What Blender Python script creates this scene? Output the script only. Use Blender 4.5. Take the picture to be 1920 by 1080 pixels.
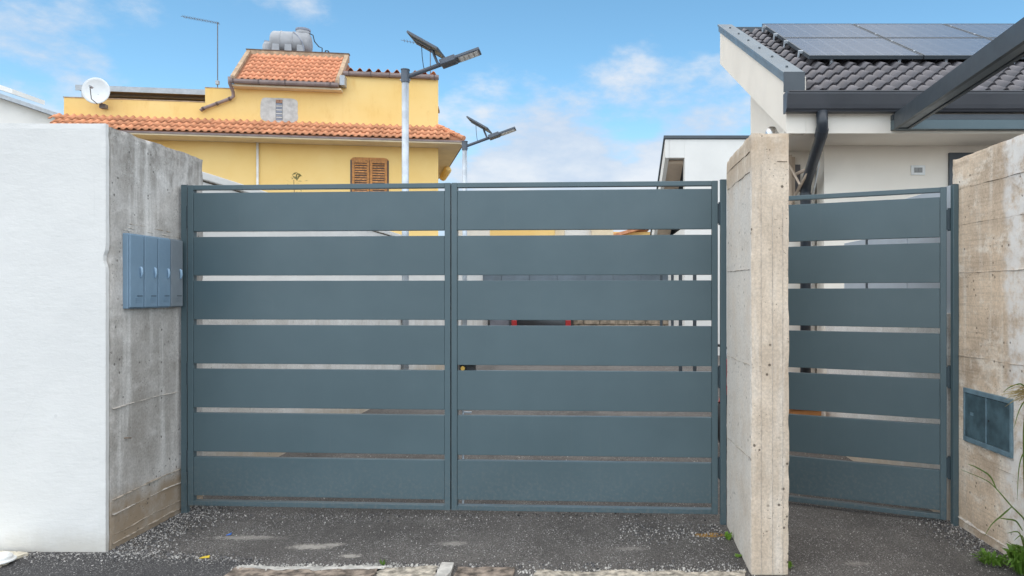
import bpy, bmesh, math, random
from mathutils import Vector, Matrix, noise
R = math.radians
random.seed(7)
for o in list(bpy.data.objects): bpy.data.objects.remove(o)
scene = bpy.context.scene
COL = scene.collection

# ------------------------------------------------------------------ camera
cd = bpy.data.cameras.new('camera'); cam = bpy.data.objects.new('camera', cd); COL.objects.link(cam)
cam.location = (0, 0, 1.56); cam.rotation_euler = (R(90), 0, 0)
cd.sensor_width = 36; cd.lens = 36*1333/1920
cd.shift_x = -145/1920; cd.shift_y = 12/1920
cd.clip_end = 3000
scene.camera = cam

# ------------------------------------------------------------------ sky and sun
SUN_EL, SUN_AZ = 56, 180        # azimuth clockwise from +Y: behind the camera, veiled by bright cloud
w = bpy.data.worlds.new('World'); scene.world = w; w.use_nodes = True
nt = w.node_tree; nt.nodes.clear(); N = nt.nodes; L = nt.links
def wn(t, **k):
    n = N.new(t)
    for a, b in k.items(): setattr(n, a, b)
    return n
def wmath(op, a, b=None, c=None):
    n = wn('ShaderNodeMath', operation=op)
    for i, v in enumerate((a, b, c)):
        if v is None: continue
        if isinstance(v, (int, float)): n.inputs[i].default_value = v
        else: L.new(v, n.inputs[i])
    return n.outputs[0]
out = wn('ShaderNodeOutputWorld'); bg = wn('ShaderNodeBackground'); bg.inputs[1].default_value = 0.074
sky = wn('ShaderNodeTexSky', sky_type='NISHITA'); sky.sun_disc = False
sky.sun_elevation = R(SUN_EL); sky.sun_rotation = R(SUN_AZ)
sky.altitude = 600; sky.air_density = 1.0; sky.dust_density = 0.35; sky.ozone_density = 2.6
tc = wn('ShaderNodeTexCoord')
nrm = wn('ShaderNodeVectorMath', operation='NORMALIZE'); L.new(tc.outputs['Generated'], nrm.inputs[0])
sep = wn('ShaderNodeSeparateXYZ'); L.new(nrm.outputs[0], sep.inputs[0])
zz = wmath('ADD', wmath('MAXIMUM', sep.outputs[2], 0.0), 0.30)
cx = wmath('DIVIDE', sep.outputs[0], zz); cy = wmath('DIVIDE', sep.outputs[1], zz)
cmb = wn('ShaderNodeCombineXYZ'); L.new(cx, cmb.inputs[0]); L.new(cy, cmb.inputs[1]); cmb.inputs[2].default_value = 41.3
def wnoise(scale, detail, rough):
    n = wn('ShaderNodeTexNoise'); n.inputs['Scale'].default_value = scale
    n.inputs['Detail'].default_value = detail; n.inputs['Roughness'].default_value = rough
    L.new(cmb.outputs[0], n.inputs['Vector']); return n.outputs[0]
n1 = wnoise(3.4, 12, 0.60); n2 = wnoise(1.0, 3, 0.5)
def smooth(v, a, b):
    m = wn('ShaderNodeMapRange', interpolation_type='SMOOTHSTEP')
    L.new(v, m.inputs[0]); m.inputs[1].default_value = a; m.inputs[2].default_value = b
    return m.outputs[0]
# cumulus banks: direction of each bank and its half-width
cov = None
for (dx, dz, c0, c1, wt) in ((-0.72, 0.43, 0.990, 0.9985, 0.50), (-0.79, 0.265, 0.991, 0.9988, 0.66), (-0.44, 0.43, 0.9940, 0.9997, 0.62),
                             (0.08, 0.13, 0.962, 0.999, 1.15), (0.21, 0.19, 0.988, 0.9993, 0.45), (-0.12, 0.13, 0.980, 0.9993, 1.0),
                             (0.95, 0.3, 0.95, 0.998, 0.6), (-2.2, 0.5, 0.9, 0.995, 0.6)):
    d = Vector((dx, 1, dz)).normalized()
    dot = wn('ShaderNodeVectorMath', operation='DOT_PRODUCT'); L.new(nrm.outputs[0], dot.inputs[0]); dot.inputs[1].default_value = d
    t = wmath('MULTIPLY', smooth(dot.outputs['Value'], c0, c1), wt)
    cov = t if cov is None else wmath('ADD', cov, t)
hor = wmath('MULTIPLY', wmath('SUBTRACT', 1.0, smooth(sep.outputs[2], 0.04, 0.22)), 0.20)
high = wmath('MULTIPLY', smooth(sep.outputs[2], 0.36, 0.62), 0.45)          # the cloud deck that veils the sun
tot = wmath('ADD', wmath('ADD', wmath('MULTIPLY', cov, 0.40), wmath('ADD', hor, high)), wmath('ADD', wmath('MULTIPLY', n1, 1.35), wmath('MULTIPLY', n2, 0.45)))
mask = wmath('MULTIPLY', smooth(tot, 1.12, 1.46), 0.88)
# cloud tone: brighter cores, greyer thin parts
ramp = wn('ShaderNodeValToRGB'); L.new(n1, ramp.inputs[0])
ramp.color_ramp.elements[0].position = 0.38; ramp.color_ramp.elements[0].color = (2.9, 3.35, 4.05, 1)
ramp.color_ramp.elements[1].position = 0.62; ramp.color_ramp.elements[1].color = (4.1, 4.2, 4.4, 1)
hsv = wn('ShaderNodeHueSaturation'); hsv.inputs['Hue'].default_value = 0.482; hsv.inputs['Saturation'].default_value = 1.10; hsv.inputs['Value'].default_value = 1.0
L.new(sky.outputs[0], hsv.inputs['Color'])
# the pale air low over the horizon
hz = wn('ShaderNodeMix', data_type='RGBA'); L.new(wmath('MULTIPLY', wmath('SUBTRACT', 1.0, smooth(sep.outputs[2], 0.05, 0.26)), 0.80), hz.inputs[0])
L.new(hsv.outputs[0], hz.inputs[6]); hz.inputs[7].default_value = (2.45, 3.30, 4.35, 1)
mix = wn('ShaderNodeMix', data_type='RGBA'); L.new(mask, mix.inputs[0]); L.new(hz.outputs[2], mix.inputs[6]); L.new(ramp.outputs[0], mix.inputs[7])
L.new(mix.outputs[2], bg.inputs[0]); L.new(bg.outputs[0], out.inputs[0])

sl = bpy.data.lights.new('sun', 'SUN'); sl.energy = 1.5; sl.angle = R(160); sl.color = (1.0, 0.925, 0.82)
sun = bpy.data.objects.new('sun', sl); COL.objects.link(sun); sun.location = (6, -10, 14)
sd = Vector((math.sin(R(SUN_AZ))*math.cos(R(SUN_EL)), math.cos(R(SUN_AZ))*math.cos(R(SUN_EL)), math.sin(R(SUN_EL))))
sun.rotation_euler = sd.to_track_quat('Z', 'Y').to_euler()
vs = scene.view_settings
vs.view_transform = 'Standard'; vs.look = 'None'; vs.gamma = 1; vs.exposure = 1.5; vs.use_curve_mapping = False
scene.render.resolution_x = 1024; scene.render.resolution_y = 576

# ------------------------------------------------------------------ helpers
MW = {}
def props(o, label=None, cat=None, group=None, kind=None):
    if label: o['label'] = label
    if cat: o['category'] = cat
    if group: o['group'] = group
    if kind: o['kind'] = kind
    return o
def thing(name, label, cat, loc=(0, 0, 0), rz=0, group=None):
    o = bpy.data.objects.new(name, None); COL.objects.link(o)
    o.location = loc; o.rotation_euler = (0, 0, rz); o.empty_display_size = 0.1
    MW[o] = Matrix.Translation(loc) @ Matrix.Rotation(rz, 4, 'Z')
    return props(o, label, cat, group)
def obj(name, bm, mat, parent=None, local=False, smooth=False, bevel=0, seg=2):
    """one mesh object; bm in world coordinates unless local"""
    if parent is not None and not local: bm.transform(MW[parent].inverted())
    bmesh.ops.recalc_face_normals(bm, faces=bm.faces[:])
    me = bpy.data.meshes.new(name); bm.to_mesh(me); bm.free()
    if smooth:
        for p in me.polygons: p.use_smooth = True
    o = bpy.data.objects.new(name, me); COL.objects.link(o)
    if mat: me.materials.append(mat)
    if parent is not None: o.parent = parent; MW[o] = MW[parent]
    else: MW[o] = Matrix.Identity(4)
    if bevel:
        m = o.modifiers.new('bevel', 'BEVEL'); m.width = bevel; m.segments = seg; m.limit_method = 'ANGLE'; m.angle_limit = R(40)
    return o
def place(name, me, mat4, parent):
    o = bpy.data.objects.new(name, me); COL.objects.link(o); o.parent = parent; o.matrix_basis = mat4
    MW[o] = MW[parent] @ mat4
    return o
def NB(): return bmesh.new()
def bx(bm, x0, x1, y0, y1, z0, z1):
    v = [bm.verts.new(p) for p in ((x0,y0,z0),(x1,y0,z0),(x1,y1,z0),(x0,y1,z0),(x0,y0,z1),(x1,y0,z1),(x1,y1,z1),(x0,y1,z1))]
    for f in ((0,3,2,1),(4,5,6,7),(0,1,5,4),(1,2,6,5),(2,3,7,6),(3,0,4,7)): bm.faces.new([v[i] for i in f])
    return bm
def B(*a): return bx(NB(), *a)
def hexa(bm, lo, hi):
    v = [bm.verts.new(p) for p in list(lo)+list(hi)]; n = len(lo)
    bm.faces.new(v[:n][::-1]); bm.faces.new(v[n:])
    for i in range(n): bm.faces.new([v[i], v[(i+1) % n], v[n+(i+1) % n], v[n+i]])
    return bm
def prism(bm, pts, axis, a, b):
    def P(p, t):
        return {'x': (t, p[0], p[1]), 'y': (p[0], t, p[1]), 'z': (p[0], p[1], t)}[axis]
    return hexa(bm, [P(p, a) for p in pts], [P(p, b) for p in pts])
def tube(bm, pts, r, n=10, closed=False, cap=True):
    pts = [Vector(p) for p in pts]; m = len(pts)
    rs = r if isinstance(r, (list, tuple)) else [r]*m
    rings = []; up = None
    for i, p in enumerate(pts):
        if closed: t = pts[(i+1) % m]-pts[i-1]
        else: t = pts[min(i+1, m-1)]-pts[max(i-1, 0)]
        t.normalize()
        if up is None:
            up = Vector((0, 0, 1)) if abs(t.z) < 0.9 else Vector((1, 0, 0))
        s = t.cross(up)
        if s.length < 1e-5: s = t.orthogonal()
        s.normalize(); up = s.cross(t).normalized()
        rings.append([bm.verts.new(p+(s*math.cos(2*math.pi*k/n)+up*math.sin(2*math.pi*k/n))*rs[i]) for k in range(n)])
    for i in range(m if closed else m-1):
        a, b = rings[i], rings[(i+1) % m]
        for k in range(n): bm.faces.new([a[k], a[(k+1) % n], b[(k+1) % n], b[k]])
    if cap and not closed:
        bm.faces.new(rings[0][::-1]); bm.faces.new(rings[-1])
    return bm
def torus(bm, c, R1, r, axis='y', n=28, k=8):
    c = Vector(c); pts = []
    for i in range(n):
        a = 2*math.pi*i/n
        pts.append(c+(Vector((math.cos(a)*R1, 0, math.sin(a)*R1)) if axis == 'y' else Vector((0, math.cos(a)*R1, math.sin(a)*R1))))
    return tube(bm, pts, r, k, closed=True)
def rough_box(x0, x1, y0, y1, z0, z1, step=0.03, amp=0.003, chip=0.014, seed=0, shear=None):
    """a cast block: gridded box, slightly uneven faces, worn edges; shear(x,y,z)->(x,y,z) may bend it"""
    bm = NB(); nx, ny, nz = [max(1, int(round(d/step))) for d in (x1-x0, y1-y0, z1-z0)]
    vs = {}
    def V(i, j, k):
        if (i, j, k) in vs: return vs[(i, j, k)]
        p = Vector((x0+(x1-x0)*i/nx, y0+(y1-y0)*j/ny, z0+(z1-z0)*k/nz))
        ext = [(-1 if i == 0 else 1 if i == nx else 0), (-1 if j == 0 else 1 if j == ny else 0), (-1 if k == 0 else 1 if k == nz else 0)]
        q = p+Vector((seed*7.3, seed*3.1, seed))
        d = amp*(noise.noise(q*4)+0.6*noise.noise(q*13))
        e = sum(1 for t in ext if t)
        nv = Vector(ext)
        off = nv*d
        if e >= 2 and k != 0:
            c = max(0, noise.noise(q*9)+0.15)*chip+max(0, noise.noise(q*23))*chip*0.7+0.002
            off -= nv*c
        p = p+off
        if shear: p = Vector(shear(*p))
        vs[(i, j, k)] = bm.verts.new(p); return vs[(i, j, k)]
    for i in range(nx):
        for j in range(ny):
            bm.faces.new([V(i,j,0),V(i,j+1,0),V(i+1,j+1,0),V(i+1,j,0)]); bm.faces.new([V(i,j,nz),V(i+1,j,nz),V(i+1,j+1,nz),V(i,j+1,nz)])
    for i in range(nx):
        for k in range(nz):
            bm.faces.new([V(i,0,k),V(i+1,0,k),V(i+1,0,k+1),V(i,0,k+1)]); bm.faces.new([V(i,ny,k),V(i,ny,k+1),V(i+1,ny,k+1),V(i+1,ny,k)])
    for j in range(ny):
        for k in range(nz):
            bm.faces.new([V(0,j,k),V(0,j,k+1),V(0,j+1,k+1),V(0,j+1,k)]); bm.faces.new([V(nx,j,k),V(nx,j+1,k),V(nx,j+1,k+1),V(nx,j,k+1)])
    return bm
def seam(pts, nrmv, w=0.006, h=0.004, seed=0):
    """an uneven fin of grout where two pours meet, along pts, standing out along nrmv"""
    bm = NB(); nv = Vector(nrmv); prev = None
    P = [Vector(p) for p in pts]
    line = []
    for a, b in zip(P[:-1], P[1:]):
        n = max(2, int((b-a).length/0.02))
        for i in range(n): line.append(a.lerp(b, i/n))
    line.append(P[-1])
    for i, p in enumerate(line):
        q = p*11+Vector((seed, seed*2, 0))
        s = max(0.15, 0.75+noise.noise(q)*1.1+0.5*noise.noise(q*3))
        up = Vector((0, 0, 1)); jit = up*noise.noise(q*0.7)*0.006
        ring = [bm.verts.new(p+jit+up*w*s-nv*0.006), bm.verts.new(p+jit+nv*h*s*1.4), bm.verts.new(p+jit-up*w*s*0.7-nv*0.006)]
        if prev:
            for k in range(2): bm.faces.new([prev[k], prev[k+1], ring[k+1], ring[k]])
        prev = ring
    return bm

# ------------------------------------------------------------------ materials
def mat_new(name):
    m = bpy.data.materials.new(name); m.use_nodes = True
    t = m.node_tree; b = t.nodes['Principled BSDF']
    return m, t, b
class G:
    def __init__(s, t): s.t = t; s.c = t.nodes.new('ShaderNodeTexCoord').outputs['Object']
    def n(s, ty, **k):
        x = s.t.nodes.new(ty)
        for a, b in k.items(): setattr(x, a, b)
        return x
    def put(s, sock, v):
        if isinstance(v, (int, float)): sock.default_value = v
        elif isinstance(v, (tuple, list)): sock.default_value = tuple(v)+((1,) if len(v) == 3 and len(sock.default_value) == 4 else ())
        else: s.t.links.new(v, sock)
    def map(s, scale=(1, 1, 1), loc=(0, 0, 0)):
        m = s.n('ShaderNodeMapping'); s.t.links.new(s.c, m.inputs[0]); m.inputs['Scale'].default_value = scale; m.inputs['Location'].default_value = loc
        return m.outputs[0]
    def noise(s, scale, detail=4, rough=0.6, vec=None, dist=0):
        x = s.n('ShaderNodeTexNoise'); s.put(x.inputs['Vector'], vec or s.c)
        x.inputs['Scale'].default_value = scale; x.inputs['Detail'].default_value = detail; x.inputs['Roughness'].default_value = rough; x.inputs['Distortion'].default_value = dist
        return x.outputs[0]
    def vor(s, scale, vec=None, feat='F1'):
        x = s.n('ShaderNodeTexVoronoi', feature=feat); s.put(x.inputs['Vector'], vec or s.c); x.inputs['Scale'].default_value = scale
        return x
    def rng(s, v, a, b, c=0.0, d=1.0):
        m = s.n('ShaderNodeMapRange', interpolation_type='SMOOTHSTEP'); s.put(m.inputs[0], v)
        for i, q in enumerate((a, b, c, d)): m.inputs[i+1].default_value = q
        return m.outputs[0]
    def m(s, op, a, b=None):
        x = s.n('ShaderNodeMath', operation=op); s.put(x.inputs[0], a)
        if b is not None: s.put(x.inputs[1], b)
        return x.outputs[0]
    def mix(s, f, a, b, mode='MIX'):
        x = s.n('ShaderNodeMix', data_type='RGBA', blend_type=mode); s.put(x.inputs[0], f); s.put(x.inputs[6], a); s.put(x.inputs[7], b)
        return x.outputs[2]
    def bump(s, h, strength=0.3, dist=0.01, nrm=None):
        x = s.n('ShaderNodeBump'); s.put(x.inputs['Height'], h); x.inputs['Strength'].default_value = strength; x.inputs['Distance'].default_value = dist
        if nrm: s.put(x.inputs['Normal'], nrm)
        return x.outputs[0]
    def z(s):
        x = s.n('ShaderNodeSeparateXYZ'); s.t.links.new(s.c, x.inputs[0]); return x.outputs
def plain(name, col, rough=0.6, metal=0.0, var=0.08, scale=6, bump=0.0, bscale=60, spec=0.5, tint=None, rnd=0.0):
    m, t, b = mat_new(name); g = G(t)
    dark = tuple(c*(1-var*1.6) for c in col); lite = tuple(min(1, c*(1+var)) for c in col)
    c = g.mix(g.rng(g.noise(scale, 5), 0.3, 0.7), dark, lite)
    if rnd:
        oi = g.n('ShaderNodeObjectInfo')
        h = g.n('ShaderNodeHueSaturation'); g.put(h.inputs['Color'], c); g.put(h.inputs['Value'], g.rng(oi.outputs['Random'], 0, 1, 1-rnd, 1+rnd)); c = h.outputs[0]
    g.put(b.inputs['Base Color'], c)
    g.put(b.inputs['Roughness'], g.rng(g.noise(scale*2.3, 4), 0.3, 0.7, max(0.02, rough-0.07), min(1, rough+0.07)))
    b.inputs['Metallic'].default_value = metal; b.inputs['Specular IOR Level'].default_value = spec
    if bump: g.put(b.inputs['Normal'], g.bump(g.noise(bscale, 6, 0.65), bump, 0.01))
    return m
def concrete(name, base, dark, pale, top_stain=None, low_stain=None, streak=0.5, pits=0.6, patch=None, grain=0.0, sideface=None, mottle=0.0):
    """board-cast concrete: mottling, vertical runs, faint board joints, blow holes"""
    m, t, b = mat_new(name); g = G(t); z = g.z()[2]
    c = g.mix(g.rng(g.noise(2.2, 6, 0.62), 0.32, 0.68), dark, base)
    runs = g.noise(1.0, 5, 0.6, g.map((9, 9, 0.7)))
    c = g.mix(g.m('MULTIPLY', g.rng(runs, 0.5, 0.72), streak), c, pale)
    runs2 = g.noise(1.0, 5, 0.65, g.map((16, 16, 1.1), (3, 1, 7)))
    c = g.mix(g.m('MULTIPLY', g.rng(runs2, 0.55, 0.8), streak*0.8), c, dark)
    hb = g.noise(1.0, 3, 0.5, g.map((0.9, 0.9, 7)))
    c = g.mix(g.m('MULTIPLY', g.rng(hb, 0.5, 0.75), 0.35), c, tuple(x*0.8 for x in base))
    gr = g.noise(1.0, 6, 0.7, g.map((2.5, 2.5, 60)))
    if grain: c = g.mix(g.m('MULTIPLY', g.rng(gr, 0.48, 0.72), grain), c, tuple(x*0.62 for x in dark))
    if mottle:
        k = g.rng(g.noise(4.2, 8, 0.72, g.map((1, 1, 1.8), (5, 2, 9))), 0.50, 0.66)
        c = g.mix(g.m('MULTIPLY', k, mottle), c, pale)
        k = g.rng(g.noise(3.3, 8, 0.75, g.map((1, 1, 1.5), (1, 7, 2))), 0.54, 0.70)
        c = g.mix(g.m('MULTIPLY', k, mottle), c, tuple(x*0.85 for x in dark))
    if sideface:            # the face cast against smooth board is greyer
        nx = g.n('ShaderNodeSeparateXYZ'); g.put(nx.inputs[0], g.n('ShaderNodeNewGeometry').outputs['True Normal'])
        k = g.m('MULTIPLY', g.rng(nx.outputs[0], -0.6, -0.8), g.rng(g.m('ADD', z, g.m('MULTIPLY', g.noise(6, 4), 0.1)), 2.27, 2.33, 1, 0))
        k = g.m('MULTIPLY', k, g.rng(g.noise(3.4, 6, 0.7), 0.25, 0.6, 0.35, 1))
        c = g.mix(g.m('MULTIPLY', k, 0.85), c, sideface)
    fine = g.noise(70, 5, 0.7)
    c = g.mix(0.35, c, g.mix(g.rng(fine, 0.25, 0.75), (0.55, 0.55, 0.55), (1.45, 1.45, 1.45)), 'MULTIPLY')
    if patch:   # a pale run down the face: colour, position along y, half-width
        py, pw, pc = patch
        wob = g.m('ADD', g.z()[1], g.m('MULTIPLY', g.m('SUBTRACT', g.noise(3, 4), 0.5), 0.35))
        k = g.rng(g.m('ABSOLUTE', g.m('SUBTRACT', wob, py)), pw*0.45, pw, 1, 0)
        k = g.m('MULTIPLY', k, g.rng(g.noise(9, 5, 0.7), 0.3, 0.6))
        c = g.mix(g.m('MULTIPLY', k, 0.8), c, pc)
    if top_stain:
        z0, z1, sc = top_stain
        k = g.m('MULTIPLY', g.rng(g.m('ADD', z, g.m('MULTIPLY', g.noise(1, 5, 0.7, g.map((10, 10, 1.2))), 0.9)), z0+0.45, z1+0.45), g.rng(g.noise(12, 5, 0.7), 0.3, 0.62))
        c = g.mix(g.m('MULTIPLY', k, 0.75), c, sc)
    if low_stain:
        z0, z1, sc = low_stain
        k = g.rng(g.m('ADD', z, g.m('MULTIPLY', g.m('SUBTRACT', g.noise(3.5, 5), 0.5), 0.25)), z1, z0)
        c = g.mix(g.m('MULTIPLY', k, g.rng(g.noise(6, 5, 0.7), 0.2, 0.6, 0.45, 1)), c, sc)
    v = g.vor(17, g.map((1, 1, 1), (0.3, 0.1, 0.2))); sel = g.rng(g.noise(3.1, 2), 0.47, 0.56)
    hole = g.m('MULTIPLY', g.rng(v.outputs['Distance'], 0.10, 0.16, 1, 0), sel)
    v2 = g.vor(55); hole2 = g.m('MULTIPLY', g.rng(v2.outputs['Distance'], 0.10, 0.2, 1, 0), g.rng(g.noise(5, 3), 0.5, 0.6))
    h = g.m('MAXIMUM', hole, hole2)
    c = g.mix(g.m('MULTIPLY', h, pits), c, tuple(x*0.25 for x in dark))
    g.put(b.inputs['Base Color'], c); b.inputs['Roughness'].default_value = 0.9; b.inputs['Specular IOR Level'].default_value = 0.25
    hh = g.m('SUBTRACT', g.m('ADD', g.m('MULTIPLY', g.noise(40, 8, 0.7), 0.5), g.m('MULTIPLY', hb, 0.5)), g.m('MULTIPLY', h, 1.2))
    g.put(b.inputs['Normal'], g.bump(hh, 0.55, 0.006))
    return m

M = {}
M['gate'] = plain('gate_paint', (0.077, 0.118, 0.135), 0.42, 0, 0.05, 1.3, 0.06, 420, 0.45)
def gate_paint():
    m, t, b = mat_new('gate_paint'); g = G(t); z = g.z()[2]
    c = g.mix(g.rng(g.noise(0.9, 5), 0.3, 0.7), (0.071, 0.111, 0.127), (0.083, 0.128, 0.146))
    run = g.m('MULTIPLY', g.rng(g.noise(1, 5, 0.65, g.map((22, 22, 0.8))), 0.60, 0.80), 0.10)
    c = g.mix(run, c, (0.20, 0.21, 0.21))
    k = g.m('MULTIPLY', g.rng(g.m('ADD', z, g.m('MULTIPLY', g.noise(5, 6, 0.7), 0.5)), 0.30, 0.75, 1, 0), g.rng(g.noise(38, 6, 0.75), 0.42, 0.75))
    c = g.mix(g.m('MULTIPLY', k, 0.42), c, (0.23, 0.215, 0.195))
    sp = g.m('MULTIPLY', g.rng(g.vor(60).outputs['Distance'], 0.06, 0.12, 1, 0), g.rng(g.noise(4, 3), 0.60, 0.68))
    c = g.mix(g.m('MULTIPLY', sp, 0.35), c, (0.35, 0.36, 0.36))
    g.put(b.inputs['Base Color'], c); g.put(b.inputs['Roughness'], g.rng(g.noise(3, 5), 0.3, 0.7, 0.33, 0.47)); b.inputs['Specular IOR Level'].default_value = 0.5
    h = g.m('ADD', g.m('MULTIPLY', g.noise(3.0, 2), 3.0), g.m('MULTIPLY', g.noise(420, 4), 0.05))
    g.put(b.inputs['Normal'], g.bump(h, 0.10, 0.01))
    return m
M['gate'] = gate_paint()
M['gate_dark'] = plain('hinge_steel', (0.05, 0.075, 0.09), 0.5, 0.2)
M['mail'] = plain('mailbox_paint', (0.20, 0.30, 0.40), 0.42, 0, 0.05, 5, 0.04, 300)
M['mail_grey'] = plain('mailbox_grey_paint', (0.22, 0.255, 0.285), 0.5, 0, 0.06, 5, 0.04, 300)
M['mail_latch'] = plain('latch_plastic', (0.30, 0.45, 0.60), 0.3)
M['meter'] = plain('meter_cabinet_paint', (0.065, 0.115, 0.14), 0.5, 0, 0.25, 9, 0.05, 200)
M['meter_frame'] = plain('meter_frame_paint', (0.15, 0.235, 0.285), 0.5, 0, 0.2, 9)
M['anthracite'] = plain('anthracite_sheet', (0.055, 0.068, 0.08), 0.42, 0.0, 0.06, 2, 0.02, 200)
M['gutter'] = plain('gutter_sheet', (0.050, 0.053, 0.062), 0.38, 0.0, 0.07, 2)
M['capsheet'] = plain('verge_sheet', (0.15, 0.18, 0.20), 0.40, 0.0, 0.06, 3)
M['pipe'] = plain('downpipe_plastic', (0.035, 0.042, 0.052), 0.35, 0, 0.12, 8)
M['cream'] = plain('cream_render', (0.87, 0.80, 0.705), 0.9, 0, 0.03, 1.6, 0.12, 130, 0.2)
M['white_far'] = plain('white_render', (0.78, 0.765, 0.73), 0.9, 0, 0.03, 1.2, 0.08, 80, 0.2)
M['beige'] = plain('beige_render', (0.56, 0.45, 0.35), 0.9, 0, 0.05, 2, 0.1, 60, 0.2)
M['galv'] = plain('galvanised_steel', (0.52, 0.57, 0.62), 0.45, 0.35, 0.10, 7)
M['lamp_dark'] = plain('lamp_paint', (0.085, 0.10, 0.125), 0.4, 0.1, 0.06, 6)
M['led'] = plain('led_lens', (0.55, 0.52, 0.50), 0.3, 0, 0.12, 40)
M['panel_back'] = plain('panel_backsheet', (0.24, 0.235, 0.20), 0.6, 0, 0.08, 8)
M['black'] = plain('black_rubber', (0.022, 0.022, 0.024), 0.6)
M['red'] = plain('red_plastic', (0.36, 0.02, 0.02), 0.3)
M['chrome'] = plain('bare_metal', (0.6, 0.6, 0.6), 0.25, 0.9)
M['tank'] = plain('tank_plastic', (0.36, 0.37, 0.39), 0.6, 0, 0.08, 3)
M['tank_lid'] = plain('tank_lid_plastic', (0.26, 0.29, 0.36), 0.6)
M['dish'] = plain('dish_paint', (0.78, 0.80, 0.80), 0.5, 0, 0.03, 3)
M['bracket'] = plain('dish_bracket', (0.16, 0.15, 0.15), 0.6, 0.3)
M['terracotta'] = plain('terracotta_tile', (0.60, 0.275, 0.150), 0.85, 0, 0.16, 5, 0.15, 60, 0.3, rnd=0.16)
M['terra_pink'] = plain('terracotta_tile_faded', (0.70, 0.31, 0.175), 0.85, 0, 0.14, 5, 0.15, 60, 0.3, rnd=0.13)
M['terra_base'] = plain('terracotta_bed', (0.30, 0.13, 0.07), 0.95)
M['darktile'] = plain('dark_brown_tile', (0.120, 0.113, 0.124), 0.38, 0, 0.15, 6, 0.10, 90, 0.5, rnd=0.16)
M['deck'] = plain('roof_felt', (0.03, 0.028, 0.03), 0.9)
M['house_gutter'] = plain('brown_gutter', (0.27, 0.205, 0.19), 0.6, 0, 0.14, 4)
M['gutter_clip'] = plain('gutter_clip', (0.10, 0.07, 0.065), 0.6)
M['ridge_cement'] = plain('ridge_cement', (0.46, 0.33, 0.22), 0.9, 0, 0.2, 6, 0.2, 40)
M['soffit'] = plain('soffit_paint', (0.74, 0.62, 0.44), 0.9, 0, 0.05, 2)
M['wood'] = plain('varnished_wood', (0.47, 0.195, 0.04), 0.5, 0, 0.2, 14)
M['wood_slat'] = plain('shutter_slat_wood', (0.52, 0.23, 0.07), 0.5, 0, 0.25, 14, rnd=0.22)
M['brown_under'] = plain('canopy_underside', (0.15, 0.11, 0.085), 0.8, 0, 0.15, 5)
M['alu'] = plain('canopy_fascia', (0.40, 0.43, 0.46), 0.5, 0.2)
M['cement'] = plain('raw_cement', (0.56, 0.545, 0.52), 0.95, 0, 0.12, 5, 0.4, 30)
M['brick'] = plain('hollow_brick', (0.42, 0.24, 0.16), 0.9, 0, 0.35, 24, 0.3, 60)
M['brass'] = plain('brass', (0.62, 0.40, 0.10), 0.35, 0.8)
M['white_plastic'] = plain('white_plastic', (0.80, 0.80, 0.78), 0.4)
M['vent_grey'] = plain('vent_slat', (0.30, 0.30, 0.29), 0.6)
M['glass'] = plain('window_glass', (0.03, 0.035, 0.04), 0.08, 0, 0.02, 3)
M['mortar'] = plain('grout_fin', (0.56, 0.52, 0.465), 0.95, 0, 0.25, 30, 0.4, 90)
M['mortar_b'] = plain('grout_fin_brown', (0.42, 0.36, 0.29), 0.95, 0, 0.3, 30, 0.4, 90)
M['joint_dirt_shade'] = plain('dirty_joint_and_gap_shade', (0.20, 0.155, 0.115), 0.95, 0, 0.35, 30)  # dirt in the joints, and the shade colour under the garden wall coping
M['stone'] = plain('stone_facing', (0.40, 0.32, 0.24), 0.9, 0, 0.3, 7, 0.4, 20)
M['carpaint'] = plain('black_car_paint', (0.015, 0.015, 0.017), 0.2, 0, 0.02, 3)
M['cab'] = plain('grey_cabinet', (0.24, 0.24, 0.27), 0.6)
M['panelgrey'] = plain('grey_fence_panel', (0.13, 0.165, 0.195), 0.5, 0, 0.1, 2)
M['palepanel'] = plain('pale_screen', (0.42, 0.46, 0.50), 0.6, 0, 0.05, 2)
M['planter'] = plain('orange_planter', (0.55, 0.24, 0.085), 0.75, 0, 0.08, 6)
M['twig'] = plain('twig_bark', (0.16, 0.10, 0.06), 0.9)
M['pumpblue'] = plain('pump_paint', (0.05, 0.10, 0.16), 0.5)
M['limestone'] = plain('lime_stone', (0.58, 0.555, 0.51), 0.9, 0, 0.2, 14, 0.5, 50)
M['slab_brown'] = plain('old_slab', (0.28, 0.225, 0.18), 0.95, 0, 0.5, 16, 0.9, 45)
M['slab_pale'] = plain('pale_concrete', (0.50, 0.445, 0.365), 0.95, 0, 0.4, 22, 0.8, 60)
M['slab_cream'] = plain('cream_concrete', (0.66, 0.60, 0.48), 0.95, 0, 0.2, 12, 0.6, 60)
M['gravel_pale'] = plain('pale_gravel', (0.42, 0.40, 0.375), 0.9, 0, 0.4, 60)
M['gravel_dark'] = plain('dark_gravel', (0.13, 0.125, 0.125), 0.9, 0, 0.5, 60)
M['ochre'] = plain('ochre_rust', (0.42, 0.235, 0.05), 0.95, 0, 0.3, 30)
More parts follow.
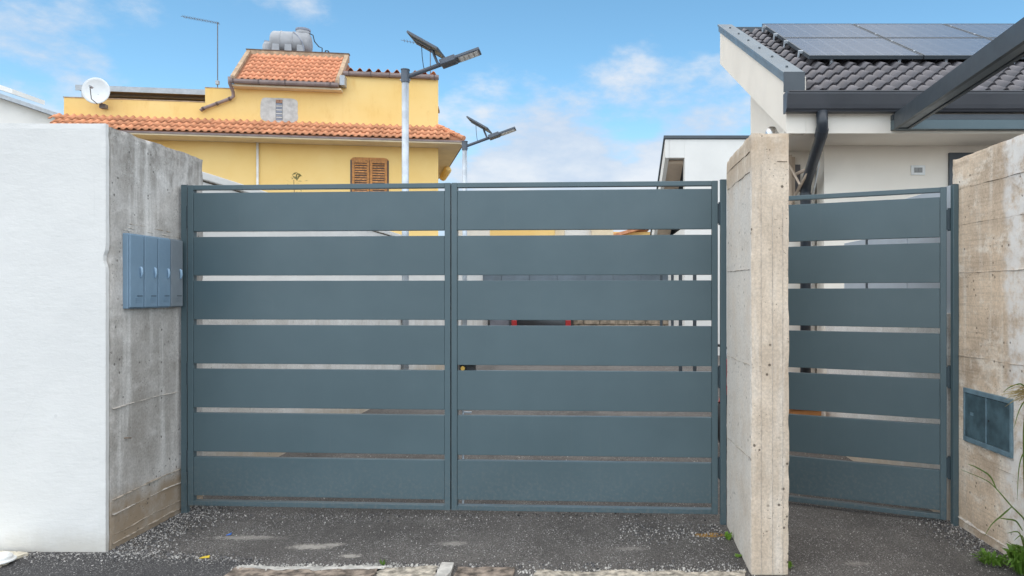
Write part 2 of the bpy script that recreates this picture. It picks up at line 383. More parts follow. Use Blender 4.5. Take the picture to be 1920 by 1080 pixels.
def leafmat(name, col, tr=0.35):
    m, t, b = mat_new(name); g = G(t)
    oi = g.noise(9, 3)
    g.put(b.inputs['Base Color'], g.mix(g.rng(oi, 0.3, 0.7), tuple(x*0.65 for x in col), tuple(min(1, x*1.3) for x in col)))
    b.inputs['Roughness'].default_value = 0.55
    tl = t.nodes.new('ShaderNodeBsdfTranslucent'); tl.inputs[0].default_value = tuple(min(1, x*1.2) for x in col)+(1,)
    ms = t.nodes.new('ShaderNodeMixShader'); ms.inputs[0].default_value = tr
    o = t.nodes['Material Output']; t.links.new(b.outputs[0], ms.inputs[1]); t.links.new(tl.outputs[0], ms.inputs[2]); t.links.new(ms.outputs[0], o.inputs[0])
    return m
M['weed'] = leafmat('weed_leaf', (0.13, 0.25, 0.035))
M['grass'] = leafmat('grass_blade', (0.12, 0.19, 0.045))
M['dry'] = leafmat('dry_seed_head', (0.42, 0.34, 0.16))
M['olive'] = leafmat('olive_leaf', (0.22, 0.19, 0.07))
M['moss'] = leafmat('moss', (0.22, 0.40, 0.05), 0.2)

M['conc_left'] = concrete('grey_cast_concrete', (0.60, 0.575, 0.545), (0.36, 0.335, 0.305), (0.74, 0.72, 0.69),
                          top_stain=(2.25, 2.6, (0.19, 0.175, 0.155)), low_stain=(0.22, 0.36, (0.36, 0.28, 0.20)), streak=0.75, pits=0.7, mottle=0.4)
M['conc_pillar'] = concrete('beige_cast_concrete', (0.73, 0.615, 0.49), (0.53, 0.43, 0.33), (0.80, 0.735, 0.65), streak=0.7, pits=0.9,
                            top_stain=(2.1, 2.5, (0.50, 0.37, 0.25)), grain=0.0, sideface=(0.70, 0.66, 0.605), mottle=0.14)
M['conc_right'] = concrete('tan_cast_concrete', (0.72, 0.575, 0.43), (0.47, 0.365, 0.27), (0.84, 0.78, 0.69), streak=0.65, pits=0.7,
                           patch=(-0.12+0.24, 0.17, (0.80, 0.79, 0.77)), grain=0.45, mottle=0.6)
M['conc_inner'] = concrete('pale_cast_concrete', (0.78, 0.755, 0.715), (0.62, 0.59, 0.545), (0.84, 0.825, 0.80), streak=0.4, pits=0.4, low_stain=(0.1, 0.45, (0.50, 0.42, 0.33)))

def render_white():
    m, t, b = mat_new('white_street_render'); g = G(t)
    c = g.mix(g.rng(g.noise(1.1, 6, 0.6), 0.3, 0.7), (0.70, 0.695, 0.675), (0.75, 0.742, 0.718))
    k = g.m('MULTIPLY', g.rng(g.noise(1, 6, 0.7, g.map((3, 3, 14))), 0.62, 0.8), 0.25)
    c = g.mix(k, c, (0.62, 0.62, 0.60))
    z = g.z()[2]
    d = g.rng(g.m('ADD', z, g.m('MULTIPLY', g.noise(4, 5), 0.3)), 0.10, 0.34, 1, 0)
    c = g.mix(g.m('MULTIPLY', d, 0.75), c, (0.50, 0.465, 0.40))
    crk = g.vor(1.3, g.mix(0.12, g.c, g.n('ShaderNodeTexNoise').outputs['Color']), 'DISTANCE_TO_EDGE')
    ck = g.m('MULTIPLY', g.rng(crk.outputs['Distance'], 0.0015, 0.005, 1, 0), g.rng(g.noise(1.7, 3), 0.52, 0.62))
    c = g.mix(g.m('MULTIPLY', ck, 0.08), c, (0.40, 0.40, 0.39))
    sp = g.m('MULTIPLY', g.rng(g.vor(7).outputs['Distance'], 0.05, 0.09, 1, 0), g.rng(g.noise(2, 2), 0.55, 0.65))
    c = g.mix(g.m('MULTIPLY', sp, 0.4), c, (0.35, 0.35, 0.34))
    g.put(b.inputs['Base Color'], c); b.inputs['Roughness'].default_value = 0.88; b.inputs['Specular IOR Level'].default_value = 0.25
    h = g.m('ADD', g.m('MULTIPLY', g.noise(1, 6, 0.65, g.map((14, 14, 40))), 1.0), g.m('MULTIPLY', g.noise(5, 4), 2.2))
    g.put(b.inputs['Normal'], g.bump(h, 0.38, 0.006))
    return m
M['white_wall'] = render_white()
def yellow_render():
    m, t, b = mat_new('yellow_render'); g = G(t)
    c = g.mix(g.rng(g.noise(0.5, 6, 0.6), 0.3, 0.7), (0.84, 0.565, 0.205), (0.88, 0.63, 0.265))
    z = g.z()[2]
    # weathered stains on the parapet and under the copings
    k = g.m('MULTIPLY', g.rng(g.noise(1, 6, 0.7, g.map((3, 3, 1.0))), 0.52, 0.72), g.rng(z, 6.9, 7.6))
    c = g.mix(g.m('MULTIPLY', k, 0.35), c, (0.70, 0.40, 0.11))
    k2 = g.m('MULTIPLY', g.rng(g.noise(1, 6, 0.75, g.map((5, 5, 9))), 0.60, 0.75), g.rng(z, 6.9, 7.2))
    c = g.mix(g.m('MULTIPLY', k2, 0.4), c, (0.36, 0.22, 0.09))
    g.put(b.inputs['Base Color'], c); b.inputs['Roughness'].default_value = 0.9; b.inputs['Specular IOR Level'].default_value = 0.2
    g.put(b.inputs['Normal'], g.bump(g.noise(40, 6), 0.2, 0.01))
    return m
M['yellow'] = yellow_render()
def asphalt(name, base, dust, spots=(), grit=1.0, rust=None):
    m, t, b = mat_new(name); g = G(t)
    c = g.mix(g.rng(g.noise(0.9, 6, 0.65), 0.3, 0.7), tuple(x*0.78 for x in base), tuple(x*1.2 for x in base))
    c = g.mix(g.m('MULTIPLY', g.rng(g.noise(2.3, 7, 0.7), 0.50, 0.74), 0.55), c, dust)
    v = g.vor(210); agg = g.n('ShaderNodeSeparateColor'); g.put(agg.inputs[0], v.outputs['Color'])
    c = g.mix(0.78, c, g.mix(agg.outputs[0], (0.35, 0.35, 0.36), (1.5, 1.48, 1.45)), 'MULTIPLY')
    pale = g.m('MULTIPLY', g.rng(agg.outputs[1], 0.93, 0.95), g.rng(g.noise(3.5, 4, 0.7), 0.38, 0.6, 0.25*grit, grit))
    c = g.mix(pale, c, (0.48, 0.47, 0.45))
    v3 = g.vor(62); s3 = g.n('ShaderNodeSeparateColor'); g.put(s3.inputs[0], v3.outputs['Color'])
    chip = g.m('MULTIPLY', g.rng(v3.outputs['Distance'], 0.22, 0.36, 1, 0), g.rng(s3.outputs[0], 0.86, 0.90))
    c = g.mix(g.m('MULTIPLY', chip, 0.8*grit), c, g.mix(s3.outputs[1], (0.24, 0.23, 0.22), (0.55, 0.53, 0.50)))
    c = g.mix(g.m('MULTIPLY', g.rng(g.noise(1.6, 6, 0.7, g.map((1, 0.35, 1), (4, 4, 4))), 0.50, 0.70), 0.45), c, tuple(x*0.5 for x in base))
    tot = None
    for (sx, sy, rx, ry, st) in spots:          # spilled cement and dust that dried on the drive
        o = g.z(); u = g.m('DIVIDE', g.m('SUBTRACT', o[0], sx), rx); q = g.m('DIVIDE', g.m('SUBTRACT', o[1], sy), ry)
        r = g.m('SQRT', g.m('ADD', g.m('MULTIPLY', u, u), g.m('MULTIPLY', q, q)))
        r = g.m('ADD', r, g.m('MULTIPLY', g.m('SUBTRACT', g.noise(30, 8, 0.85), 0.5), 4.0))
        k = g.m('MULTIPLY', g.rng(r, 0.35, 1.05, 1, 0), st)
        tot = k if tot is None else g.m('MAXIMUM', tot, k)
    if tot is not None: c = g.mix(tot, c, (0.52, 0.48, 0.43))
    if rust:
        o = g.z(); u = g.m('DIVIDE', g.m('SUBTRACT', o[0], rust[0]), rust[2]); q = g.m('DIVIDE', g.m('SUBTRACT', o[1], rust[1]), rust[3])
        r = g.m('ADD', g.m('SQRT', g.m('ADD', g.m('MULTIPLY', u, u), g.m('MULTIPLY', q, q))), g.m('MULTIPLY', g.m('SUBTRACT', g.noise(22, 6, 0.75), 0.5), 1.6))
        c = g.mix(g.rng(r, 0.4, 1.0, 0.9, 0), c, (0.46, 0.25, 0.05))
    g.put(b.inputs['Base Color'], c); b.inputs['Roughness'].default_value = 0.88; b.inputs['Specular IOR Level'].default_value = 0.3
    h = g.m('ADD', g.m('MULTIPLY', v.outputs['Distance'], -0.9), g.m('MULTIPLY', g.noise(60, 5, 0.7), 0.8))
    g.put(b.inputs['Normal'], g.bump(h, 0.8, 0.008))
    return m
M['asphalt'] = asphalt('drive_asphalt', (0.140, 0.130, 0.122), (0.235, 0.22, 0.20),
    ((-1.72, 4.395, 0.16, 0.06, 0.8), (-1.60, 4.43, 0.09, 0.04, 0.7), (-1.42, 4.24, 0.08, 0.035, 0.8), (-2.2, 4.56, 0.26, 0.05, 0.5), (-0.85, 4.45, 0.10, 0.05, 0.5), (0.25, 4.36, 0.12, 0.04, 0.3), (1.55, 4.12, 0.10, 0.04, 0.3)), rust=(0.78, 4.61, 0.13, 0.05))
M['street'] = asphalt('street_asphalt', (0.088, 0.085, 0.086), (0.15, 0.146, 0.142), (), 0.8)

def cells():
    m, t, b = mat_new('solar_cells'); g = G(t); o = g.z()
    def line(s, n, wd):
        f = g.m('FRACT', g.m('MULTIPLY', s, n)); return g.rng(g.m('MINIMUM', f, g.m('SUBTRACT', 1.0, f)), wd, wd*1.6, 1, 0)
    k = g.m('MAXIMUM', line(o[0], 1/0.215, 0.02), line(o[1], 1/0.19, 0.02))
    c = g.mix(g.m('MULTIPLY', k, 0.55), (0.052, 0.058, 0.080), (0.24, 0.26, 0.30))
    g.put(b.inputs['Base Color'], c); b.inputs['Roughness'].default_value = 0.22
    b.inputs['Coat Weight'].default_value = 0.3; b.inputs['Coat Roughness'].default_value = 0.2
    return m
M['cells'] = cells()

# ------------------------------------------------------------------ ground
g0 = NB()
v = [g0.verts.new(p) for p in ((-900, -300, 0), (900, -300, 0), (900, 1500, 0), (-900, 1500, 0))]; g0.faces.new(v)
props(obj('ground', g0, M['asphalt']), kind='structure')
st = NB(); edge = [(-60, 4.295), (-3.5, 4.295), (-2.95, 4.29)]
for i in range(40):
    t = i/39; x = -2.9+t*0.95; y = 4.28-0.14*t-0.03*math.sin(3*t)+noise.noise(Vector((x*9, 1, 0)))*0.02
    edge.append((x, y))
for i in range(120):
    t = i/119; x = -1.95+t*(60 if t > 0.98 else 4.0); y = 3.80+noise.noise(Vector((x*7, 5, 0)))*0.02
    edge.append((x, y))
edge += [(60, -60), (-60, -60)]
f = st.faces.new([st.verts.new((x, y, 0.004)) for x, y in edge]); bmesh.ops.triangulate(st, faces=[f])
props(obj('street', st, M['street']), kind='structure')

def ragged(name, x0, x1, y0, y1, z0, z1, mat, seed, amp=0.025):
    """a broken slab of paving with an uneven rim, laid in the ground"""
    bm = NB(); ring = []
    for (ax, ay, bx_, by) in ((x0, y0, x1, y0), (x1, y0, x1, y1), (x1, y1, x0, y1), (x0, y1, x0, y0)):
        n = max(3, int(math.hypot(bx_-ax, by-ay)/0.02))
        for i in range(n):
            x = ax+(bx_-ax)*i/n; y = ay+(by-ay)*i/n
            q = Vector((x*8, y*8, seed*3.7))
            ring.append((x+noise.noise(q)*amp+noise.noise(q*4)*amp*0.4, y+noise.noise(q+Vector((9, 3, 1)))*amp+noise.noise(q*4+Vector((4, 4, 4)))*amp*0.4))
    hexa(bm, [(x, y, z0) for x, y in ring], [(x, y, z1) for x, y in ring])
    return obj(name, bm, mat, bevel=0)
props(ragged('paving_strip', -2.02, -1.20, 3.40, 4.03, -0.02, 0.008, M['slab_brown'], 1, 0.04), kind='structure')
props(ragged('paving_strip', -1.99, -1.16, 4.025, 4.062, -0.02, 0.009, M['limestone'], 2, 0.04), kind='structure')
props(ragged('paving_strip', -1.19, -0.86, 3.40, 4.05, -0.02, 0.008, M['slab_pale'], 3, 0.04), kind='structure')
props(ragged('kerb_stone', -0.85, -0.78, 3.70, 4.09, -0.02, 0.020, M['limestone'], 4, 0.016), kind='structure')
props(ragged('paving_strip', -0.28, 0.88, 3.40, 3.992, -0.02, 0.009, M['slab_pale'], 5, 0.05), kind='structure')
props(ragged('paving_strip', -0.75, -0.42, 3.5, 4.045, -0.02, 0.009, M['slab_brown'], 6, 0.02), kind='structure')
props(ragged('footing_pad', -4.1, -3.36, 3.6, 4.255, -0.02, 0.020, M['slab_cream'], 8, 0.035), kind='structure')
pc = thing('pipe_cap', 'round white plastic pipe cap set in the cream concrete pad', 'pipe cap', (-3.40, 4.10, 0.02))
bm = NB(); tube(bm, [(0, 0, 0), (0, 0, 0.03), (0, 0, 0.042)], [0.062, 0.062, 0.045], 24); obj('cap', bm, M['white_plastic'], pc, local=True, bevel=0.004)
bm = NB(); tube(bm, [(0, 0, 0.002), (0, 0, 0.012)], 0.078, 24); obj('collar', bm, M['white_plastic'], pc, local=True, bevel=0.003)

# ------------------------------------------------------------------ street wall on the left
lw = thing('boundary_wall', 'white rendered street wall with bare grey concrete return beside the mailboxes', 'wall', (-2.92, 4.33, 0))
obj('concrete_core', rough_box(-3.22, -2.916, 4.335, 5.40, -0.05, 2.585, 0.03, 0.003, 0.007, 1, lambda x, y, z: (x-(y-4.335)*0.012, y, z)), M['conc_left'], lw, smooth=False)
obj('concrete_core', B(-7.0, -3.225, 4.335, 4.60, -0.05, 2.58), M['conc_left'], lw)
def chipwall(x, y, z):
    d = Vector((x+2.915, 0, z-1.78)).length
    if d < 0.06: x -= (0.06-d)*0.35
    return (x, y, z)
obj('render_coat', rough_box(-7.0, -2.922, 4.296, 4.332, -0.05, 2.597, 0.035, 0.0015, 0.003, 2, chipwall), M['white_wall'], lw)
for i, (z, w_, h_, mt) in enumerate(((0.862, 0.006, 0.006, 'mortar'), (0.305, 0.008, 0.007, 'mortar_b'), (0.212, 0.006, 0.006, 'mortar'), (0.085, 0.006, 0.005, 'mortar_b'), (0.03, 0.008, 0.008, 'mortar_b'))):
    obj('pour_seam', seam([(-2.916, 4.345, z), (-2.922, 4.8, z+0.008), (-2.928, 5.36, z-0.004)], (1, 0, 0), w_, h_, i*5.1), M[mt], lw)
for i, dz in enumerate((0.0, 0.022, -0.018)):
    obj('pour_seam', seam([(-2.921, 4.37+.04*i, 1.985+dz), (-2.925, 4.75, 1.972+dz*1.3), (-2.931, 5.36, 1.965+dz)], (1, 0, 0), 0.016, 0.004, 3.3+i*7), M['mortar' if i != 1 else 'mortar_b'], lw)
bm = NB(); tube(bm, [(-2.93, 4.45, 0.66), (-2.905, 4.475, 0.657), (-2.90, 4.50, 0.652)], 0.004, 6); obj('rusty_nail', bm, M['joint_dirt_shade'], lw)

# mailboxes
NAMES = ['blue mailbox at the street end of the row on the concrete wall', 'second blue mailbox from the street end of the row',
         'third blue mailbox from the street end, beside the grey one', 'grey mailbox at the gate end of the row, darker than the others']
for i in range(4):
    y0 = 4.445+i*0.1465; y1 = y0+0.1435
    mb = thing('mailbox', NAMES[i], 'mailbox', (-2.92, y0, 1.47), group='mailboxes on the concrete wall')
    mt = M['mail'] if i < 3 else M['mail_grey']
    obj('casing', B(-2.935, -2.884, y0, y1, 1.470, 1.944), mt, mb, bevel=0.004)
    obj('door', B(-2.8838, -2.872, y0+0.004, y1-0.004, 1.477, 1.937), mt, mb, bevel=0.004)
    bm = NB(); yh = y0+0.105
    tube(bm, [(-2.873, yh, 1.735), (-2.866, yh, 1.727), (-2.863, yh, 1.70), (-2.866, yh, 1.676), (-2.873, yh, 1.668)], [0.007, 0.0085, 0.009, 0.007, 0.004], 10)
    obj('latch', bm, M['mail_latch'], mb, smooth=True)
    bm = NB(); bx(bm, -2.874, -2.8695, y0+0.070, y0+0.122, 1.548, 1.5525); obj('name_slot', bm, M['gate_dark'], mb)
    bm = NB()
    for k in range(3): bx(bm, -2.874, -2.8700, y0+0.055, y0+0.118, 1.512+k*0.010, 1.515+k*0.010)
    obj('vent_rib', bm, mt, mb)

# ------------------------------------------------------------------ gates
def leaf(name, label, A, Bp, ztop, zslat, zbot, flip, hinge_side, extra=None, group=None):
    """a leaf from A to Bp (plan points seen left to right), local x along it, local -y to the street"""
    A = Vector(A); Bp = Vector(Bp); d = Bp-A; Ln = d.length; rz = math.atan2(d.y, d.x)
    t = thing(name, label, 'gate', (A.x, A.y, 0), rz, group)
    S = 0.040
    for x0 in (0, Ln-S):
        obj('stile', B(x0, x0+S, 0, 0.045, zbot, ztop), M['gate'], t, local=True, bevel=0.003)
    obj('top_rail', B(S, Ln-S, 0.001, 0.044, ztop-0.034, ztop-0.001), M['gate'], t, local=True, bevel=0.003)
    obj('bottom_rail', B(S, Ln-S, 0.001, 0.050, zbot+0.001, zbot+0.035), M['gate'], t, local=True, bevel=0.003)
    for i in range(7):
        z1 = zslat-i*0.3115; dz = random.uniform(-0.0008, 0.0008)
        bm = B(S+0.0012, Ln-S-0.0012, 0.003, 0.041, z1-0.2735+dz, z1+dz)
        obj('slat', bm, M['gate'], t, local=True, bevel=0.003)
    hx = -0.011 if hinge_side == 'l' else Ln+0.016
    for z in (ztop-0.30, 0.92 if hinge_side != 'x' else 0.9, 0.30):
        bm = NB(); tube(bm, [(hx, 0.02, z), (hx, 0.02, z+0.155)], 0.0105, 12)
        bx(bm, hx+(0.0 if hinge_side == 'l' else -0.016), hx+(0.011 if hinge_side == 'l' else 0.0), 0.012, 0.028, z+0.01, z+0.145)
        obj('hinge', bm, M['gate_dark'], t, local=True)
    if extra: extra(t, Ln)
    return t
def lockparts(t, Ln):
    obj('lock_case', B(0.044, 0.155, 0.046, 0.085, 0.99, 1.10), M['black'], t, local=True, bevel=0.004)
    bm = NB(); tube(bm, [(0.075, 0.045, 1.046), (0.075, 0.02, 1.046)], 0.015, 16); obj('lock_barrel', bm, M['brass'], t, local=True)
    bm = NB(); tube(bm, [(0.07, 0.055, 0.06), (0.07, 0.055, 0.985)], 0.008, 8); tube(bm, [(0.07, 0.055, 0.735), (0.13, 0.055, 0.735)], 0.007, 8); obj('drop_bolt', bm, M['galv'], t, local=True)
PL = (-2.846, 5.037); PC = (-0.9600, 4.925); PR = (0.874, 4.832)
dl = (Vector(PC)-Vector(PL)).normalized()
leaf('driveway_gate_leaf', 'blue-grey gate leaf of seven wide boards hinged beside the mailboxes', PL, Vector(PC)-dl*0.004, 2.334, 2.279, 0.063, False, 'l', group='leaves of the driveway gate')
leaf('driveway_gate_leaf', 'blue-grey gate leaf of seven wide boards hinged on the free-standing concrete pillar', Vector(PC)+dl*0.004, PR, 2.334, 2.279, 0.063, True, 'r', lockparts, group='leaves of the driveway gate')
leaf('pedestrian_gate', 'narrow blue-grey pedestrian gate standing ajar between the pillar and the tan wall', (1.345, 5.345), (2.432, 4.838), 2.293, 2.226, 0.022, True, 'r')
def gpost(label, x0, x1, y0, y1, z1):
    t = thing('gate_post', label, 'post', ((x0+x1)/2, y0, 0), group='steel gate posts')
    obj('post_tube', B(x0, x1, y0, y1, -0.03, z1), M['gate'], t, bevel=0.003)
    obj('post_cap', B(x0-0.001, x1+0.001, y0-0.001, y1+0.001, z1, z1+0.004), M['gate'], t)
gpost('blue-grey steel post behind the grey mailbox, carrying a gate leaf', -2.905, -2.862, 5.055, 5.098, 2.335)
gpost('blue-grey steel post fixed to the free-standing pillar', 0.890, 0.930, 4.815, 4.855, 2.335)
gpost('blue-grey steel post fixed to the tan wall by the pedestrian gate', 2.453, 2.491, 4.79, 4.83, 2.30)

# pillar between the gates
pl = thing('concrete_pillar', 'free-standing beige cast concrete pillar between driveway and pedestrian gates', 'pillar', (1.0, 4.4, 0))
obj('shaft', rough_box(0.899, 1.113, 3.955, 4.81, -0.05, 2.46, 0.024, 0.002, 0.006, 5, lambda x, y, z: (x+max(0, (1.113-x)/0.214)*(y-3.955)*0.034, y, z)), M['conc_pillar'], pl)
for i, (z, zb) in enumerate(((2.36, 2.375), (2.247, 2.26), (1.70, 1.712))):
    obj('board_joint', seam([(0.8985, 3.985, z), (0.927, 4.79, zb)], (-1, 0, 0), 0.003, 0.0025, i*4.4), M['joint_dirt_shade'], pl)
for i, (z, zb) in enumerate(((1.165, 1.148), (0.643, 0.60))):
    obj('board_joint', seam([(0.8985, 3.985, z), (0.927, 4.79, zb)], (-1, 0, 0), 0.003, 0.003, i*6.4+2), M['mortar_b'], pl)
obj('board_joint', seam([(1.045, 3.9535, 2.302), (1.10, 3.9535, 2.302)], (0, -1, 0), 0.003, 0.003, 1.2), M['joint_dirt_shade'], pl)

for x in (0.955, 1.018, 1.075): obj('board_line', B(x, x+.0014, 3.9518, 3.958, 0, 2.28 if x < 1 else 2.05), M['mortar'], pl)

# tan wall on the right
rw = thing('boundary_wall', 'tan board-marked concrete wall carrying the dark meter cabinet', 'wall', (2.6, 4.0, 0))
obj('concrete_core', rough_box(2.49, 2.74, 1.6, 4.875, -0.05, 2.485, 0.035, 0.003, 0.006, 9), M['conc_right'], rw)
for i, (z, mt, ww) in enumerate(((2.262, 'joint_dirt_shade', 0.003), (1.703, 'mortar', 0.004), (1.150, 'mortar_b', 0.004), (0.055, 'mortar', 0.009), (0.50, 'mortar_b', 0.002), (2.02, 'mortar_b', 0.002))):
    obj('board_joint', seam([(2.49, 4.86, z+0.005), (2.49, 4.3, z), (2.49, 3.4, z+0.004)], (-1, 0, 0), ww, ww, i*3.7), M[mt], rw)
mc = thing('meter_cabinet', 'dark blue-grey two-door meter cabinet set into the tan wall', 'cabinet', (2.49, 4.44, 0.60))
bm = NB(); X0, X1 = 2.474, 2.53
bx(bm, X0, X1, 4.172, 4.708, 0.915, 0.945); bx(bm, X0, X1, 4.172, 4.708, 0.597, 0.627); bx(bm, X0+.001, X1, 4.172, 4.190, 0.627, 0.915); bx(bm, X0+.001, X1, 4.690, 4.708, 0.627, 0.915)
obj('frame', bm, M['meter_frame'], mc, bevel=0.002)
obj('mullion', B(2.4745, 2.50, 4.4355, 4.4445, 0.6285, 0.9135), M['meter_frame'], mc, bevel=0.001)
for a, b_ in ((4.192, 4.4335), (4.4465, 4.688)):
    d = obj('door', B(2.479, 2.489, a, b_, 0.630, 0.912), M['meter'], mc, bevel=0.002)
    if a > 4.3: obj('latch_plate', B(2.4765, 2.4785, b_-0.10, b_-0.065, 0.775, 0.795), M['meter_frame'], d)
    else:
        bm = NB(); tube(bm, [(2.4786, b_-0.022, 0.775), (2.4766, b_-0.022, 0.775)], 0.006, 10); obj('keyhole', bm, M['black'], d)
obj('mortar_bed', seam([(2.49, 4.715, 0.59), (2.49, 4.17, 0.59)], (-1, 0, 0), 0.012, 0.008, 8.8), M['mortar'], rw)

# ------------------------------------------------------------------ courtyard walls behind the gates
iw = thing('retaining_wall', 'low pale concrete wall along the far side of the drive, below the white wall', 'wall', (-3.05, 10, 0))
obj('wall_body', rough_box(-3.22, -2.985, 5.42, 23.0, -0.05, 1.49, 0.16, 0.006, 0.02, 12), M['conc_inner'], iw)
ww = thing('garden_wall', 'long white rendered wall with coping rising above the low concrete wall', 'wall', (-3.4, 12, 0))
obj('wall_body', B(-3.60, -3.30, 5.43, 24.0, -0.05, 2.52), M['white_far'], ww)
obj('coping', B(-3.66, -3.27, 5.43, 24.03, 2.535, 2.60), M['white_far'], ww, bevel=0.006)
obj('shadow_gap_strip', B(-3.58, -3.315, 5.45, 24.0, 2.515, 2.54), M['joint_dirt_shade'], ww)  # dark strip, its colour standing in for the shadow gap beneath the coping
rr = thing('retaining_wall', 'low concrete wall beyond the pedestrian gate with pale screen panels on top', 'wall', (2.6, 6.2, 0))
obj('wall_body', rough_box(2.47, 2.66, 4.90, 7.45, -0.05, 1.43, 0.10, 0.004, 0.015, 14), M['conc_inner'], rr)
for a, b_, zt in ((4.92, 5.68, 2.33), (5.70, 6.50, 2.33), (6.53, 7.10, 2.07)):
    obj('screen_panel', B(2.545, 2.565, a, b_, 1.40, zt), M['palepanel'], rr, bevel=0.003)
obj('screen_post', B(2.535, 2.575, 6.503, 6.527, 1.40, 2.34), M['anthracite'], rr)

bw = thing('end_wall', 'stone-faced low wall topped by grey panels closing the end of the drive', 'wall', (0, 22, 0))
for r_ in range(5):
    x = -3.2; z = r_*0.21; r0 = random.Random(r_)
    while x < 2.45:
        wd = r0.uniform(0.28, 0.6); x1 = min(x+wd, 2.47)
        obj('stone', B(x+0.008, x1-0.008, 21.90+r0.uniform(-.015, .015), 22.0, z+0.005, z+0.203), M['stone'], bw, bevel=0.012); x = x1
obj('wall_core', B(-3.2, 2.47, 21.985, 22.2, -0.05, 1.07), M['mortar_b'], bw)
for k in range(-1, 6):
    x = -2.72+k*0.865; obj('fence_panel', B(x, x+0.855, 22.03, 22.07, 1.08, 2.42), M['panelgrey'], bw, bevel=0.004)
for k in range(-1, 7):
    x = -2.73+k*0.865; obj('fence_post', B(x-0.005, x+0.035, 22.075, 22.115, 1.07, 2.44), M['anthracite'], bw)

# parked car, seen from behind through the gate
car = thing('parked_car', 'black hatchback parked at the far end of the drive behind the gate', 'car', (-1.32, 19.5, 0))
cx0 = -1.32
def cardsec(y, hw, zb, zs, zr, rw): return [(-hw*0.96, zb), (-hw, zb+0.2), (-hw, zs), (-rw, zr), (rw, zr), (hw, zs), (hw, zb+0.2), (hw*0.96, zb)]
secs = [(19.50, .80, .32, .86, .90, .74), (19.58, .86, .28, .90, .98, .72), (19.80, .88, .25, .93, 1.42, .60), (20.3, .88, .22, .94, 1.48, .60), (21.0, .88, .22, .93, 1.44, .59), (21.55, .87, .22, .92, .96, .70)]
bm = NB(); prev = None
for s_ in secs:
    ring = [bm.verts.new((cx0+x, s_[0], z)) for x, z in cardsec(*s_)]
    if prev:
        for k in range(8): bm.faces.new([prev[k], prev[(k+1) % 8], ring[(k+1) % 8], ring[k]])
    else: bm.faces.new(ring[::-1])
    prev = ring
bm.faces.new(prev); obj('body', bm, M['carpaint'], car, bevel=0.03, smooth=True)
for s_ in (-1, 1):
    tl = obj('tail_light', B(cx0+s_*0.74-0.075, cx0+s_*0.74+0.075, 19.47, 19.53, 0.66, 0.86), M['red'], car, bevel=0.02)
    for yy in (19.85, 21.2):
        bm = NB(); tube(bm, [(cx0+s_*0.70, yy, .30), (cx0+s_*0.90, yy, .30)], .30, 24); wh = obj('wheel', bm, M['black'], car, bevel=0.02)
obj('bumper', B(cx0-.82, cx0+.82, 19.40, 19.52, .36, .60), M['carpaint'], car, bevel=0.03)
obj('number_plate', B(cx0-.26, cx0+.26, 19.388, 19.398, .42, .53), M['white_plastic'], car)
bm = NB(); hexa(bm, [(cx0-.60, 19.565, .99), (cx0+.60, 19.565, .99), (cx0+.60, 19.575, .99), (cx0-.60, 19.575, .99)], [(cx0-.52, 19.78, 1.38), (cx0+.52, 19.78, 1.38), (cx0+.52, 19.80, 1.38), (cx0-.52, 19.80, 1.38)]); obj('rear_window', bm, M['glass'], car)
cb = thing('utility_cabinet', 'grey upright utility cabinet standing beside the black car', 'cabinet', (-2.6, 21.0, 0))
obj('casing', B(-2.93, -2.35, 20.9, 21.3, 0, 1.15), M['cab'], cb, bevel=0.01); obj('door', B(-2.90, -2.38, 20.885, 20.9, 0.08, 1.10), M['cab'], cb, bevel=0.005); obj('lid', B(-2.95, -2.33, 20.87, 21.32, 1.15, 1.19), M['cab'], cb)

# motorcycle
mo = thing('motorcycle', 'small red and black motorcycle parked behind the pillar', 'motorcycle', (1.41, 7.2, 0), math.atan2(1.0, 0.54))
for x in (0, 1.14):
    bm = NB(); torus(bm, (x, 0, .30), .25, .05); wh = obj('wheel', bm, M['black'], mo, local=True, smooth=True)
    bm = NB(); torus(bm, (x, 0, .30), .205, .012)
    for k in range(8):
        a = math.pi*k/4; tube(bm, [(x, 0, .30), (x+.2*math.cos(a), 0, .30+.2*math.sin(a))], .006, 6)
    obj('rim', bm, M['chrome'], wh, local=True)
bm = NB()
for s_ in (-.07, .07): tube(bm, [(0, s_, .30), (.10, s_, .66), (.20, s_, 0.98)], [.02, .018, .018], 8)
obj('fork', bm, M['chrome'], mo, local=True)
bm = NB(); tube(bm, [(.30, -.36, 1.04), (.22, -.2, 1.03), (.20, 0, .98), (.22, .2, 1.03), (.30, .36, 1.04)], .014, 8); obj('handlebar', bm, M['black'], mo, local=True)
bm = NB(); hexa(bm, [(.02, -.10, .62), (.16, -.10, .70), (.16, .10, .70), (.02, .10, .62)], [(.06, -.08, .86), (.22, -.08, .92), (.22, .08, .92), (.06, .08, .86)]); obj('headlight_fairing', bm, M['red'], mo, local=True, bevel=0.02)
bm = NB(); hexa(bm, [(.28, -.12, .66), (.66, -.10, .62), (.66, .10, .62), (.28, .12, .66)], [(.32, -.10, .88), (.62, -.08, .80), (.62, .08, .80), (.32, .10, .88)]); obj('fuel_tank', bm, M['red'], mo, local=True, bevel=0.04)
bm = NB(); hexa(bm, [(.62, -.12, .68), (1.22, -.10, .74), (1.22, .10, .74), (.62, .12, .68)], [(.62, -.11, .76), (1.26, -.08, .84), (1.26, .08, .84), (.62, .11, .76)]); obj('seat', bm, M['black'], mo, local=True, bevel=0.02)
obj('engine', B(.34, .68, -.13, .13, .24, .58), M['bracket'], mo, local=True, bevel=0.03)
bm = NB(); tube(bm, [(.2, 0, .9), (.40, 0, .6), (.36, 0, .25), (.72, 0, .25), (1.14, 0, .30), (.72, 0, .62), (.2, 0, .85)], .022, 8); obj('frame', bm, M['black'], mo, local=True)
